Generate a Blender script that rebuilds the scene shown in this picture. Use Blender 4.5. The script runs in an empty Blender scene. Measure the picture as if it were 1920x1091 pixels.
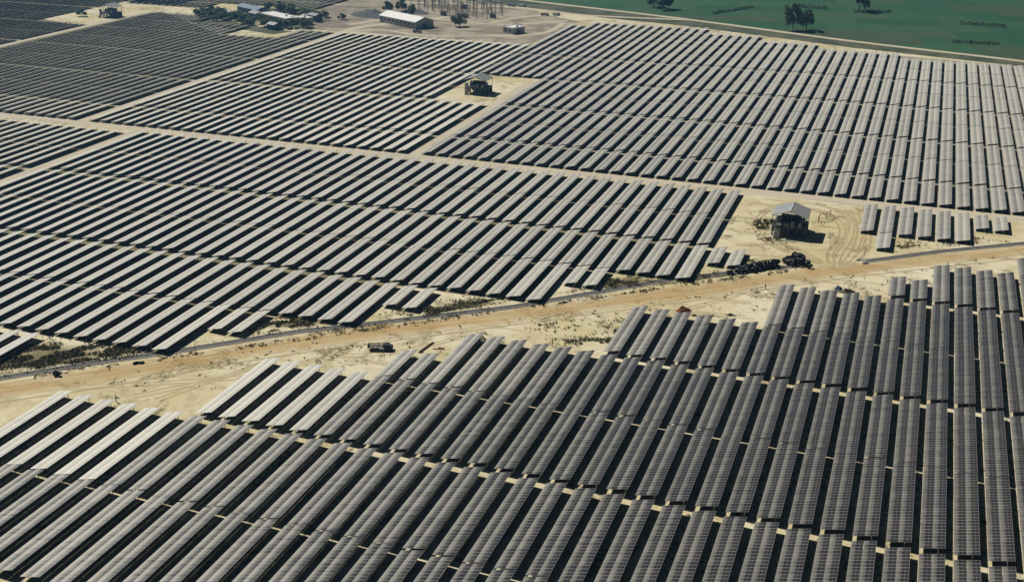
import bpy, bmesh, math, random
from mathutils import Vector, Matrix, noise
R = math.radians
P = 6.0                      # metres between two table rows: layout numbers below are in row pitches
rng = random.Random(7)
sc = bpy.context.scene
col = sc.collection

# ------------------------------------------------------------------ helpers
class MB:
    """collects boxes, tubes and quads; build() links them as ONE mesh object"""
    def __init__(s): s.v = []; s.f = []; s.m = []; s.uv = []; s.tone = []; s.sm = []
    def quad(s, pts, mi=0, uv=None, tone=(0, 0), smooth=False):
        b = len(s.v); s.v += [tuple(p) for p in pts]; s.f.append(list(range(b, b + len(pts))))
        s.m.append(mi); s.uv.append(uv or [(0, 0)] * len(pts)); s.tone.append(tone); s.sm.append(smooth)
    def box(s, c, d, mi=0, rz=0.0, tilt=None, skip=()):
        hx, hy, hz = d[0] / 2, d[1] / 2, d[2] / 2
        M = Matrix.Translation(c) @ Matrix.Rotation(rz, 4, 'Z')
        if tilt is not None: M = M @ tilt
        q = [M @ Vector((x * hx, y * hy, z * hz)) for z in (-1, 1) for y in (-1, 1) for x in (-1, 1)]
        F = {'b': (0, 2, 3, 1), 't': (4, 5, 7, 6), 's': (0, 1, 5, 4), 'n': (2, 6, 7, 3), 'w': (0, 4, 6, 2), 'e': (1, 3, 7, 5)}
        for k, f in F.items():
            if k in skip: continue
            s.quad([q[i] for i in f], mi, [(0, 0), (1, 0), (1, 1), (0, 1)])
    def tube(s, pts, rad, n=6, mi=0, cap=True):
        if not isinstance(rad, (list, tuple)): rad = [rad] * len(pts)
        rings = []
        pts = [Vector(p) for p in pts]
        for i, p in enumerate(pts):
            d = (pts[min(i + 1, len(pts) - 1)] - pts[max(i - 1, 0)])
            if d.length < 1e-9: d = Vector((0, 0, 1))
            d.normalize()
            a = d.cross(Vector((0, 0, 1)) if abs(d.z) < .9 else Vector((1, 0, 0))).normalized(); b = d.cross(a)
            rings.append([p + (a * math.cos(2 * math.pi * k / n) + b * math.sin(2 * math.pi * k / n)) * rad[i] for k in range(n)])
        for i in range(len(rings) - 1):
            for k in range(n):
                s.quad([rings[i][k], rings[i][(k + 1) % n], rings[i + 1][(k + 1) % n], rings[i + 1][k]], mi, smooth=True)
        if cap:
            s.quad(rings[0][::-1], mi); s.quad(rings[-1], mi)
    def torus(s, c, Rr, r, ax, n=14, k=6, mi=0):
        ax = Vector(ax).normalized(); a = ax.orthogonal().normalized(); b = ax.cross(a); c = Vector(c)
        def pt(i, j):
            t = 2 * math.pi * i / n; u = 2 * math.pi * j / k
            e = a * math.cos(t) + b * math.sin(t)
            return c + e * (Rr + r * math.cos(u)) + ax * r * math.sin(u)
        for i in range(n):
            for j in range(k):
                s.quad([pt(i, j), pt(i + 1, j), pt(i + 1, j + 1), pt(i, j + 1)], mi, smooth=True)
    def mesh(s, name, mats):
        me = bpy.data.meshes.new(name); me.from_pydata(s.v, [], s.f)
        for m in (mats if isinstance(mats, (list, tuple)) else [mats]): me.materials.append(m)
        me.polygons.foreach_set('material_index', s.m)
        me.polygons.foreach_set('use_smooth', s.sm)
        ul = me.uv_layers.new(name='UVMap'); i = 0
        flat = []
        for u in s.uv:
            for t in u: flat += t
        ul.data.foreach_set('uv', flat)
        a = me.attributes.new('tone', 'FLOAT_VECTOR', 'FACE')
        fl = []
        for t in s.tone: fl += [t[0], t[1], 0]
        a.data.foreach_set('vector', fl)
        me.update(); return me
    def build(s, name, mats, parent=None, loc=None):
        o = bpy.data.objects.new(name, s.mesh(name, mats)); col.objects.link(o)
        if parent: o.parent = parent
        if loc is not None: o.location = loc
        return o
def tag(o, label=None, cat=None, group=None, kind=None):
    if label: o['label'] = label
    if cat: o['category'] = cat
    if group: o['group'] = group
    if kind: o['kind'] = kind
    return o
def thing(name, loc, label, cat, group=None, rz=0.0):
    o = bpy.data.objects.new(name, None); col.objects.link(o); o.location = loc; o.rotation_euler.z = rz
    o.empty_display_size = .2
    return tag(o, label, cat, group)
def copy_tree(o, loc, rz=None, label=None, scale=None):
    kids = [c for c in bpy.data.objects if c.parent == o]
    r = o.copy(); col.objects.link(r); r.location = loc
    if rz is not None: r.rotation_euler.z = rz
    if scale: r.scale = scale
    if label: r['label'] = label
    for k in kids:
        c = k.copy(); col.objects.link(c); c.parent = r
        for g in [g for g in bpy.data.objects if g.parent == k]:
            d = g.copy(); col.objects.link(d); d.parent = c
    return r
def w(u, v, z=0.0): return Vector((u * P, v * P, z))

# ------------------------------------------------------------------ materials
class NT:
    def __init__(s, name):
        s.m = bpy.data.materials.new(name); s.m.use_nodes = True; s.t = s.m.node_tree; s.t.nodes.clear()
        s.out = s.n('ShaderNodeOutputMaterial'); s.b = s.n('ShaderNodeBsdfPrincipled'); s.l(s.b.outputs[0], s.out.inputs[0])
    def n(s, t, **k):
        x = s.t.nodes.new(t)
        for a, b in k.items(): setattr(x, a, b)
        return x
    def l(s, a, b): s.t.links.new(a, b)
    def val(s, x, sock):
        if hasattr(x, 'is_output'): s.l(x, sock)
        else: sock.default_value = x
    def math(s, op, a, b=None, c=None, clamp=False):
        x = s.n('ShaderNodeMath', operation=op, use_clamp=clamp); s.val(a, x.inputs[0])
        if b is not None: s.val(b, x.inputs[1])
        if c is not None: s.val(c, x.inputs[2])
        return x.outputs[0]
    def mix(s, f, a, b, mode='MIX'):
        x = s.n('ShaderNodeMix', data_type='RGBA', blend_type=mode); s.val(f, x.inputs[0])
        for c, i in ((a, 6), (b, 7)):
            if hasattr(c, 'is_output'): s.l(c, x.inputs[i])
            else: x.inputs[i].default_value = (*c, 1)
        return x.outputs[2]
    def noise(s, vec, scale, detail=3, rough=.55, dist=0):
        x = s.n('ShaderNodeTexNoise'); x.inputs['Scale'].default_value = scale; x.inputs['Detail'].default_value = detail
        x.inputs['Roughness'].default_value = rough; x.inputs['Distortion'].default_value = dist
        if vec is not None: s.l(vec, x.inputs['Vector'])
        return x.outputs[0]
    def ramp(s, x, a, b, lo=0., hi=1.):
        r = s.n('ShaderNodeMapRange', interpolation_type='SMOOTHSTEP'); s.val(x, r.inputs[0])
        r.inputs[1].default_value = a; r.inputs[2].default_value = b; r.inputs[3].default_value = lo; r.inputs[4].default_value = hi
        return r.outputs[0]
    def pos(s): return s.n('ShaderNodeNewGeometry').outputs['Position']
    def map(s, vec, scale=(1, 1, 1), rot=(0, 0, 0)):
        x = s.n('ShaderNodeMapping'); s.l(vec, x.inputs[0]); x.inputs['Scale'].default_value = scale; x.inputs['Rotation'].default_value = rot
        return x.outputs[0]
    def sep(s, vec):
        x = s.n('ShaderNodeSeparateXYZ'); s.l(vec, x.inputs[0]); return x.outputs
    def done(s, c, rough=.9, spec=.3, metal=0., bump=None, bs=.3, bd=.1):
        s.val(c if hasattr(c, 'is_output') else (*c, 1), s.b.inputs['Base Color'])
        s.val(rough, s.b.inputs['Roughness']); s.val(spec, s.b.inputs['Specular IOR Level']); s.val(metal, s.b.inputs['Metallic'])
        if bump is not None:
            x = s.n('ShaderNodeBump'); x.inputs['Strength'].default_value = bs; x.inputs['Distance'].default_value = bd
            s.l(bump, x.inputs['Height']); s.l(x.outputs[0], s.b.inputs['Normal'])
        return s.m

def plain(name, c, rough=.7, var=.25, scale=1.5, metal=0., spec=.4):
    t = NT(name); n = t.noise(t.n('ShaderNodeTexCoord').outputs['Object'], scale, 4)
    f = t.ramp(n, .3, .7, 1 - var, 1 + var * .6)
    cc = t.mix(1., c, t.comb3(f) if False else (1, 1, 1), 'MULTIPLY')
    x = t.n('ShaderNodeVectorMath', operation='SCALE'); x.inputs[0].default_value = c; t.l(f, x.inputs['Scale'])
    return t.done(x.outputs[0], rough, spec, metal)

SAND = (.55, .485, .285); SAND2 = (.36, .285, .16); PALE = (.68, .62, .45); DRY = (.17, .135, .07)
def sand_nodes(t, p):
    n1 = t.noise(p, .022, 5, .6); n2 = t.noise(p, .13, 6, .66, .8); n3 = t.noise(p, .8, 6, .75)
    n4 = t.noise(t.map(p, (1, 1, 1), (0, 0, R(38))), .06, 5, .65, 1.4)
    n5 = t.noise(t.map(p, (.25, 1.6, 1), (0, 0, R(-39))), .16, 5, .6, .4)     # drag marks along the road
    c = t.mix(t.ramp(n1, .38, .62), SAND, PALE)
    c = t.mix(t.ramp(n2, .46, .72, 0, .65), c, SAND2)
    c = t.mix(t.ramp(n5, .52, .68, 0, .6), c, (.37, .30, .15))
    c = t.mix(t.ramp(n3, .56, .70, 0, .6), c, DRY)
    c = t.mix(t.math('MULTIPLY', t.ramp(n4, .52, .64), t.ramp(n3, .40, .58)), c, (.15, .125, .06))
    return c, n2, n3
def mat_ground():
    t = NT('sandy_soil'); p = t.pos()
    c, n2, n3 = sand_nodes(t, p)
    return t.done(c, .95, .1, bump=n3, bs=.6, bd=.25)
def mat_ribbon(name, ca, cb, edge=.25, streak=True, rough=.95):
    """track material: its own soil in the middle, breaking up into the sand of the ground towards the edges"""
    t = NT(name); p = t.pos(); c, n2, n3 = sand_nodes(t, p)
    uv = t.n('ShaderNodeUVMap').outputs[0]; s = t.sep(uv)
    st = t.noise(t.map(uv, (.035, 7, 1)), 1., 5, .6, .3)
    r = t.mix(t.ramp(st, .35, .65), ca, cb)
    r = t.mix(t.ramp(n3, .55, .75, 0, .5), r, (ca[0] * .55, ca[1] * .5, ca[2] * .45))
    d = t.math('ABSOLUTE', t.math('SUBTRACT', s[1], .5))            # 0 middle .. .5 edge
    d = t.math('ADD', d, t.math('MULTIPLY', t.math('SUBTRACT', n2, .5), .9)); d = t.math('ADD', d, t.math('MULTIPLY', t.math('SUBTRACT', n3, .5), .35))
    m = t.ramp(d, .5 - edge, .47)
    return t.done(t.mix(m, r, c), rough, .1, bump=n3, bs=.4, bd=.15)

def mat_panel(name, per_object):
    """glass modules: uv.x 0..1 across one module strip (0 = low edge), uv.y counts modules along the row"""
    t = NT(name); uv = t.n('ShaderNodeUVMap').outputs[0]; s = t.sep(uv)
    if per_object:
        cc = t.n('ShaderNodeObjectInfo').outputs['Color']
    else:
        a = t.n('ShaderNodeAttribute'); a.attribute_name = 'tone'; cc = a.outputs['Vector']
    tn = t.sep(cc); dust_glare, rnd = tn[0], tn[1]
    def line(x, wd):                       # 1 on the lines at whole numbers
        f = t.math('ABSOLUTE', t.math('SUBTRACT', t.math('FRACT', x), .5)); return t.math('GREATER_THAN', f, .5 - wd)
    fr = t.math('MAXIMUM', line(s[1], .05), line(s[0], .02))
    half = line(t.math('MULTIPLY', s[0], 3.), .05)
    cell = t.math('MAXIMUM', line(t.math('MULTIPLY', s[1], 6.), .035), line(t.math('MULTIPLY', s[0], 12.), .03))
    wn = t.n('ShaderNodeTexWhiteNoise', noise_dimensions='2D')
    fl = t.n('ShaderNodeVectorMath', operation='FLOOR'); t.l(uv, fl.inputs[0])
    ad = t.n('ShaderNodeVectorMath', operation='ADD'); t.l(fl.outputs[0], ad.inputs[0])
    cb = t.n('ShaderNodeCombineXYZ'); t.l(t.math('MULTIPLY', rnd, 91.7), cb.inputs[0]); t.l(cb.outputs[0], ad.inputs[1])
    t.l(ad.outputs[0], wn.inputs['Vector'])
    cellc = t.mix(wn.outputs[0], (.012, .012, .015), (.028, .025, .024))
    c = t.mix(t.math('MULTIPLY', cell, .35), cellc, (.16, .16, .165))
    c = t.mix(t.math('MULTIPLY', half, .55), c, (.16, .155, .145))
    c = t.mix(t.math('MULTIPLY', fr, .9), c, (.27, .26, .245))
    p = t.pos(); n1 = t.noise(p, .35, 5, .65); n2 = t.noise(p, .035, 3)
    low = t.ramp(s[0], 0., .8, 1., 0.)                              # dirt gathers at the low edge of each module
    d = t.math('ADD', t.math('MULTIPLY', t.math('SUBTRACT', low, .35), .34), t.math('MULTIPLY', n1, .07))
    d = t.math('ADD', d, t.math('MULTIPLY', n2, .06)); d = t.math('ADD', d, t.math('MULTIPLY', t.math('SUBTRACT', wn.outputs[0], .5), .07))
    stn = t.noise(t.map(p, (.25, 2.2, 1)), .5, 4, .7); d = t.math('ADD', d, t.math('MULTIPLY', t.ramp(stn, .5, .75), .05))
    d = t.math('ADD', d, t.math('SUBTRACT', dust_glare, .08), clamp=True)  # per-table value: dust with sky glare painted in
    c = t.mix(t.math('MULTIPLY', d, t.math('SUBTRACT', 1., t.math('MULTIPLY', fr, .3))), c, (.64, .62, .54))
    t.b.inputs['Sheen Weight'].default_value = .15; t.b.inputs['Sheen Roughness'].default_value = .42
    t.b.inputs['Sheen Tint'].default_value = (1, .95, .82, 1)
    return t.done(c, t.ramp(d, 0, .6, .2, .6), .5)

def mat_yard():
    t = NT('mixed_yard_soil'); p = t.pos(); a = t.noise(p, .03, 6, .65, .8); b = t.noise(t.map(p, (.3, 1.3, 1), (0, 0, R(20))), .09, 5, .6, .6); k = t.noise(p, .5, 6, .75)
    c = t.mix(t.ramp(a, .38, .6), (.24, .20, .155), (.40, .35, .27)); c = t.mix(t.ramp(b, .5, .66, 0, .8), c, (.15, .135, .105)); c = t.mix(t.ramp(b, .28, .4, .7, 0), c, (.50, .45, .36))
    c = t.mix(t.ramp(k, .54, .7, 0, .6), c, (.09, .09, .06))
    return t.done(c, .95, .1, bump=k, bs=.5, bd=.3)
M = {}
M['ground'] = mat_ground()
M['road'] = mat_ribbon('orange_dirt', (.41, .255, .095), (.48, .335, .15), .44)
M['gravel'] = mat_ribbon('pale_gravel', (.46, .40, .30), (.56, .50, .39), .12)
M['track'] = mat_ribbon('wheel_track', (.31, .235, .125), (.42, .33, .19), .46)
M['weedy'] = mat_ribbon('weedy_soil', (.115, .105, .05), (.20, .17, .085), .42)
M['yard'] = mat_yard()
M['panel'] = mat_panel('module_glass', True); M['panel_far'] = mat_panel('module_glass_far', False)
M['frame'] = plain('galvanised_steel', (.05, .05, .05), .6, .2)
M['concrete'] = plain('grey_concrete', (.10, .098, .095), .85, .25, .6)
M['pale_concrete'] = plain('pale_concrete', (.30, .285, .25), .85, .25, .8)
M['roof'] = plain('roof_sheet', (.27, .285, .28), .45, .1, .4, .0, .5)
M['white'] = plain('white_paint', (.78, .78, .76), .5, .08)
M['offwhite'] = plain('offwhite_wall', (.42, .44, .43), .7, .15, .3)
M['dark'] = plain('dark_void', (.02, .022, .03), .7, .2)
M['darkblue'] = plain('dark_blue_paint', (.05, .075, .12), .5, .2)
M['blue'] = plain('blue_sheet', (.05, .11, .19), .5, .15)
M['black'] = plain('black_plastic', (.012, .012, .013), .5, .3)
M['grey'] = plain('grey_metal', (.22, .23, .24), .5, .2)
M['rust'] = plain('brown_timber', (.20, .12, .06), .9, .3)
M['skin'] = plain('skin', (.20, .11, .07), .6, .1)
M['cloth_beige'] = plain('beige_cloth', (.36, .31, .22), .9, .2)
M['cloth_dark'] = plain('dark_cloth', (.03, .03, .035), .9, .2)
M['redsoil'] = plain('red_soil', (.24, .085, .035), .95, .35, 1.2)
M['debris'] = plain('debris', (.12, .10, .07), .9, .5, 1.5)
M['tarp'] = plain('blue_tarp', (.05, .09, .20), .5, .3)
M['bark'] = plain('bark', (.09, .065, .045), .95, .3)
M['heap'] = plain('dark_grey_stone', (.10, .105, .11), .95, .45, .5)
def mat_leaf(name, a, b):
    t = NT(name); n = t.noise(t.pos(), .5, 4); x = t.n('ShaderNodeObjectInfo').outputs['Random']
    c = t.mix(t.ramp(n, .3, .7), a, b)
    t.b.inputs['Subsurface Weight'].default_value = 0
    return t.done(c, .7, .2)
M['leaf'] = mat_leaf('tree_leaves', (.075, .12, .07), (.16, .21, .11))
M['scrub'] = mat_leaf('scrub_leaves', (.06, .06, .025), (.16, .14, .065))
M['bush'] = mat_leaf('dark_bush_leaves', (.012, .02, .01), (.03, .04, .018))
def mat_field():
    t = NT('green_crop'); p = t.pos(); q = t.map(p, (1, 1, 1), (0, 0, R(-14)))
    b = t.n('ShaderNodeTexBrick'); b.inputs['Scale'].default_value = .017; b.inputs['Mortar Size'].default_value = .006; b.inputs['Mortar Smooth'].default_value = .6
    b.inputs['Brick Width'].default_value = .9; b.inputs['Row Height'].default_value = .42; b.inputs['Bias'].default_value = 0
    b.inputs['Color1'].default_value = (0, 0, 0, 1); b.inputs['Color2'].default_value = (1, 1, 1, 1); b.inputs['Mortar'].default_value = (0, 0, 0, 1); t.l(q, b.inputs['Vector'])
    g = t.sep(b.outputs['Color'])
    c = t.mix(g[0], (.028, .095, .045), (.062, .135, .06))
    c = t.mix(t.math('MULTIPLY', t.ramp(g[0], .6, .9), .8), c, (.070, .085, .052))
    c = t.mix(t.math('MULTIPLY', b.outputs['Fac'], .6), c, (.012, .035, .02))
    n = t.noise(p, .15, 6, .7)
    rows = t.n('ShaderNodeTexWave'); rows.inputs['Scale'].default_value = .35; rows.inputs['Distortion'].default_value = 2; t.l(q, rows.inputs['Vector'])
    c = t.mix(t.math('MULTIPLY', rows.outputs['Fac'], .25), c, (.012, .04, .02))
    c = t.mix(t.ramp(n, .45, .75, 0, .5), c, (.02, .05, .025))
    return t.done(c, .9, .1, bump=n, bs=.5, bd=.4)
M['field'] = mat_field()
def mat_verge():
    t = NT('rough_grass'); p = t.pos(); n = t.noise(p, .06, 6, .7); k = t.noise(p, .6, 4)
    c = t.mix(t.ramp(n, .35, .65), (.055, .075, .045), (.13, .13, .085)); c = t.mix(t.ramp(k, .5, .7, 0, .5), c, (.03, .045, .025))
    return t.done(c, .95, .1)
M['verge'] = mat_verge()

# ------------------------------------------------------------------ ground, roads
def struct(name, mb, m): return tag(mb.build(name, m), kind='structure')
g = MB(); g.quad([(-3200, -1200, 0), (1700, -1200, 0), (1700, 3200, 0), (-3200, 3200, 0)]); struct('ground', g, M['ground'])
def ribbon(name, pts, width, z, m, step=2.0, jit=.35, seed=1):
    """road sheet along a polyline; width may be a list; edges wander a little"""
    pts = [Vector((*p, 0)) for p in pts]; wd = width if isinstance(width, list) else [width] * len(pts)
    out = []
    for i in range(len(pts) - 1):
        n = max(1, int((pts[i + 1] - pts[i]).length / step))
        for k in range(n):
            f = k / n; p0 = pts[max(i - 1, 0)]; p1 = pts[i]; p2 = pts[i + 1]; p3 = pts[min(i + 2, len(pts) - 1)]
            q = .5 * ((2 * p1) + (p2 - p0) * f + (2 * p0 - 5 * p1 + 4 * p2 - p3) * f * f + (3 * p1 - p0 - 3 * p2 + p3) * f ** 3)
            out.append((q, wd[i] * (1 - f) + wd[i + 1] * f))
    out.append((pts[-1], wd[-1]))
    mb = MB(); L = 0; prev = None
    for i, (q, ww) in enumerate(out):
        d = (out[min(i + 1, len(out) - 1)][0] - out[max(i - 1, 0)][0]).normalized(); nrm = Vector((-d.y, d.x, 0))
        a = ww / 2 + jit * noise.noise(Vector((q.x * .07, q.y * .07, seed))); b = ww / 2 + jit * noise.noise(Vector((q.x * .07, q.y * .07, seed + 9)))
        cur = (q + nrm * a, q - nrm * b)
        if prev:
            L2 = L + (q - pq).length
            mb.quad([(prev[1].x, prev[1].y, z), (cur[1].x, cur[1].y, z), (cur[0].x, cur[0].y, z), (prev[0].x, prev[0].y, z)], 0, [(L, 0), (L2, 0), (L2, 1), (L, 1)])
            L = L2
        prev = cur; pq = q
    return struct(name, mb, m)
def uvp(l): return [(u * P, v * P) for u, v in l]
# diagonal dirt road (two lanes of wear)
ROAD = [(-47, 19.6), (-40, 25.6), (-33.4, 31.8), (-29.9, 34.9), (-24.9, 39.7), (-22.3, 41.85), (-16.3, 46.5), (-9.5, 52.0), (-2.9, 57.55), (6.4, 64.4), (14, 69.9), (22, 75.5)]
ribbon('dirt_road', uvp(ROAD), 13, .02, M['road'], seed=3, jit=1.2)
for k, off in enumerate((-3.1, -1.5, .4, 2.0, 4.3, 6.6)):
    q = []
    for i in range(len(ROAD)):
        a = Vector(ROAD[max(i - 1, 0)]); b = Vector(ROAD[min(i + 1, len(ROAD) - 1)]); d = (b - a).normalized(); c = Vector(ROAD[i]) * P
        o_ = off + .9 * noise.noise(Vector((i * .8, k * 3.1, 1))); q.append((c.x + d.y * o_, c.y - d.x * o_))
    ribbon('wheel_track', q, .75, .03 + .003 * k, M['track'], seed=60 + k, step=2, jit=.4)
ribbon('gravel_road', uvp([(-135, 69.9), (-60, 69.8), (-30, 69.75), (14, 69.75)]), 7.4, .02, M['gravel'], seed=5)
ribbon('service_road', uvp([(-52.75, 33), (-52.75, 50), (-52.75, 69.2)]), 6.2, .04, M['gravel'], seed=6)
ribbon('service_road', uvp([(-58.55, 70.2), (-58.6, 90), (-58.6, 112), (-57, 118), (-52, 126)]), 6.2, .04, M['gravel'], seed=7)
ribbon('service_road', uvp([(-31.75, 70.2), (-31.75, 80), (-31.8, 96)]), 5.0, .04, M['gravel'], seed=8)
ribbon('service_road', uvp([(-85.9, 60), (-85.9, 90), (-85.9, 110), (-84.5, 119)]), 6.4, .04, M['gravel'], seed=9)
def poly(name, pts, z, m, seed=0, step=6, jit=1.5):
    pts = [Vector((u * P, v * P, z)) for u, v in pts]; out = []
    for i in range(len(pts)):
        a, b = pts[i], pts[(i + 1) % len(pts)]; n = max(1, int((b - a).length / step))
        for k in range(n):
            q = a.lerp(b, k / n); h = Vector((q.x * .05, q.y * .05, seed))
            out.append((q.x + jit * noise.noise(h), q.y + jit * noise.noise(h + Vector((7, 3, 1))), z))
    mb = MB()
    if name == 'array_ground':
        mb.quad(out); return struct(name, mb, m)
    c = Vector((sum(p[0] for p in out) / len(out), sum(p[1] for p in out) / len(out), z))
    for i in range(len(out)):
        mb.quad([c, out[i], out[(i + 1) % len(out)]], 0, [(0, .5), (0, .1), (5, .1)])
    return struct(name, mb, m)
FR = [(-110, 158), (-70, 149.5), (-46.85, 141.54), (-26.6, 134.65), (-7.15, 126.6), (8.9, 121.3), (30, 113.5), (60, 103)]
fm = MB()
for i in range(len(FR) - 1):
    a, b = FR[i], FR[i + 1]
    fm.quad([w(*a, .03), w(*b, .03), (b[0] * P, 2600, .03), (a[0] * P, 2600, .03)])
struct('crop_field', fm, M['field'])
vm = MB()
VB = [(-60, 140.5), (-46, 136.4), (-34.6, 131.9), (-25.7, 130.0), (-6.9, 122.8), (8.8, 118.4), (30, 110.5), (60, 100)]
VT = [(-60, 146), (-46.85, 141.5), (-35, 137.5), (-26.6, 134.6), (-7.15, 126.6), (8.9, 121.3), (30, 113.5), (60, 103)]
for i in range(len(VB) - 1): vm.quad([w(*VB[i], .025), w(*VB[i + 1], .025), w(*VT[i + 1], .025), w(*VT[i], .025)])
struct('grass_verge', vm, M['verge'])
ribbon('field_road', uvp(FR), 5.5, .06, M['gravel'], seed=11, step=8)
ribbon('field_road', uvp([(-62, 135), (-46, 135.5), (-38, 133.2), (-30, 133.6), (-26, 134.2)]), 5.0, .055, M['gravel'], seed=12, step=6)
poly('yard', [(-62, 113), (-37.5, 112), (-37, 128), (-48, 137), (-62, 141), (-72, 133), (-66, 120)], .01, M['yard'], 3, 8, 4)
# wheel tracks round the open shed
for k, dx in enumerate((0, .3)):
    for j, l in enumerate([
        [(-3.0, 57.9), (-3.05, 60), (-2.75, 63), (-2.9, 66), (-3.9, 67.9), (-5.8, 68.5), (-8.2, 68.4)],
        [(-2.7, 58.2), (-2.35, 61), (-2.25, 64), (-2.6, 66.8), (-3.3, 68.1)],
        [(-3.4, 57.6), (-4.2, 58.7), (-5.6, 59.5), (-7.0, 61.0), (-7.9, 63.5), (-7.6, 66.5), (-6.6, 68.3)],
        [(-4.2, 58.4), (-6.2, 58.6), (-7.8, 58.4)],
        [(-3.2, 58.0), (-3.5, 60.2), (-3.2, 62.6), (-3.3, 64.8), (-4.3, 66.9), (-6.0, 67.6), (-8.4, 67.3)],
        [(-2.5, 58.4), (-1.9, 61), (-1.8, 63.5), (-2.2, 66.2), (-2.6, 68.6)],
        [(-4.0, 58.8), (-5.4, 60.3), (-6.4, 60.5), (-8.2, 59.7)]]):
        ribbon('wheel_track', [((u + dx) * P, v * P + dx) for u, v in l], 1.1, .03 + .004 * j + .002 * k, M['track'], seed=20 + j * 3 + k, step=1.5, jit=.3)
for k, dx in enumerate((0, .28)):
    ribbon('wheel_track', [((u + dx) * P, v * P) for u, v in [(-26.5, 33.9), (-25.7, 35.6), (-24.7, 37.4), (-24.2, 38.7)]], .7, .03, M['track'], seed=41 + k, step=1.5, jit=.15)

for k, l in enumerate([[(-30.5, 33.6), (-27, 35.4), (-24, 37.2), (-22.2, 39.6), (-19.6, 41.2), (-17.6, 43.6)], [(-27.5, 33.9), (-25.2, 36.6), (-23.9, 39.2), (-21.5, 41.6)], [(-12, 46.6), (-10.5, 48.6), (-8.6, 50.6), (-6.4, 53.6), (-3.6, 55.8)], [(-9.8, 49.5), (-8, 49.9), (-6.2, 50.2)], [(-20.8, 40.6), (-20.2, 42.6), (-19.2, 43.9)]]):
    ribbon('wheel_track', uvp(l), .6, .026 + .002 * k, M['track'], seed=80 + k, step=1.5, jit=.3)
    ribbon('wheel_track', [(u * P + .9, v * P - 1.4) for u, v in l], .6, .027 + .002 * k, M['track'], seed=90 + k, step=1.5, jit=.3)
for k, (l, wd_) in enumerate([([(-58, 113), (-55, 115.2), (-50, 113.8), (-44, 115.5), (-38.5, 119.5), (-38.5, 127)], 4), ([(-60, 117), (-58.4, 121), (-56, 124.4), (-50, 123.6), (-44, 123.4), (-38.4, 128.5)], 4.5), ([(-46, 124), (-44, 129), (-41, 133)], 4)]):
    ribbon('yard_path', uvp(l), wd_, .03 + .003 * k, M['gravel'], seed=70 + k, step=4, jit=1.)

ribbon('weedy_bank', uvp([(-40, 26.75), (-33.15, 32.95), (-30.45, 35.5), (-28.0, 37.6), (-24.2, 41.2), (-21.5, 43.15), (-16.3, 47.1), (-9.85, 53.35), (-4.9, 57.0)]), 2.6, .018, M['weedy'], seed=55, jit=.7)
ribbon('weedy_bank', uvp([(-1.3, 59.2), (2.2, 62.0), (6.6, 65.0), (14, 71)]), 2.4, .018, M['weedy'], seed=56, jit=.7)
# grey lined channel beside the dirt road, broken by the track crossing
def channel(pts, label):
    pts = [Vector((u * P, v * P, 0)) for u, v in pts]
    t = thing('drainage_channel', pts[0], label, 'channel', 'grey concrete channel beside the dirt road')
    bed, wl = MB(), MB()
    for i in range(len(pts) - 1):
        a, b = pts[i] - pts[0], pts[i + 1] - pts[0]; d = (b - a).normalized(); n = Vector((-d.y, d.x, 0)); hw = 1.0
        bed.quad([a - n * hw + Vector((0, 0, .05)), b - n * hw + Vector((0, 0, .05)), b + n * hw + Vector((0, 0, .05)), a + n * hw + Vector((0, 0, .05))])
        for s in (1, -1):
            i0, o0 = hw, hw + .28
            for (p, q, z0, z1) in ((i0, o0, .16, .16), (i0, i0, .0, .16), (o0, o0, .16, 0.)):
                f = [a + n * s * p + Vector((0, 0, z0)), b + n * s * p + Vector((0, 0, z0)), b + n * s * q + Vector((0, 0, z1)), a + n * s * q + Vector((0, 0, z1))]
                wl.quad(f if s > 0 else f[::-1])
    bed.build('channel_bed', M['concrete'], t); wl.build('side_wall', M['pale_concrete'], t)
    return t
channel([(-46, 22.4), (-40, 27.4), (-33.4, 33.3), (-30.7, 35.85), (-28.25, 37.95), (-24.45, 41.55), (-21.75, 43.5), (-16.55, 47.45), (-10.1, 53.75), (-4.7, 57.6)], 'long grey concrete channel left of the track crossing, running beside the orange road')
channel([(-1.5, 59.5), (2.0, 62.35), (6.4, 65.4), (14, 71.5)], 'shorter grey concrete channel right of the track crossing, below the small tables')
for nm, u, v, lb in (('culvert_head', -4.55, 57.72, 'pale concrete end block where the long channel stops at the crossing'), ('culvert_head', -1.6, 59.4, 'pale concrete end block at the start of the right channel')):
    t = thing(nm, w(u, v), lb, 'concrete block', rz=R(38)); b = MB(); b.box((0, 0, .3), (.6, 3.4, .6)); b.box((-.9, 1.6, .22), (1.3, .35, .45)); b.box((-.9, -1.6, .22), (1.3, .35, .45))
    b.build('head_wall', M['pale_concrete'], t)

def mat_array_soil(name, ca, cb):
    t = NT(name); p = t.pos(); n = t.noise(p, .09, 6, .65, .5); k = t.noise(p, .9, 5, .7)
    c = t.mix(t.ramp(n, .36, .64), ca, cb); c = t.mix(t.ramp(k, .5, .68, 0, .6), c, (.09, .085, .045))
    return t.done(c, .95, .1, bump=k, bs=.5, bd=.2)
M['array_soil'] = mat_array_soil('weedy_array_soil', (.26, .225, .13), (.17, .155, .085)); M['array_soil2'] = mat_array_soil('grey_array_soil', (.36, .335, .26), (.26, .24, .175))
poly('array_ground', [(-52.2, 37.2), (-52.2, 68.9), (-9.6, 68.9), (-9.5, 53.5), (-15.6, 53.2), (-15.6, 48.4), (-22.6, 48), (-22.6, 42.9), (-28.6, 42.6), (-28.6, 37.6)], .006, M['array_soil'], 31, 4, 1.2)
poly('array_ground', [(-95, 40), (-53.5, 40), (-53.5, 68.4), (-95, 68.4)], .006, M['array_soil'], 32, 6, 1.0)
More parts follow.
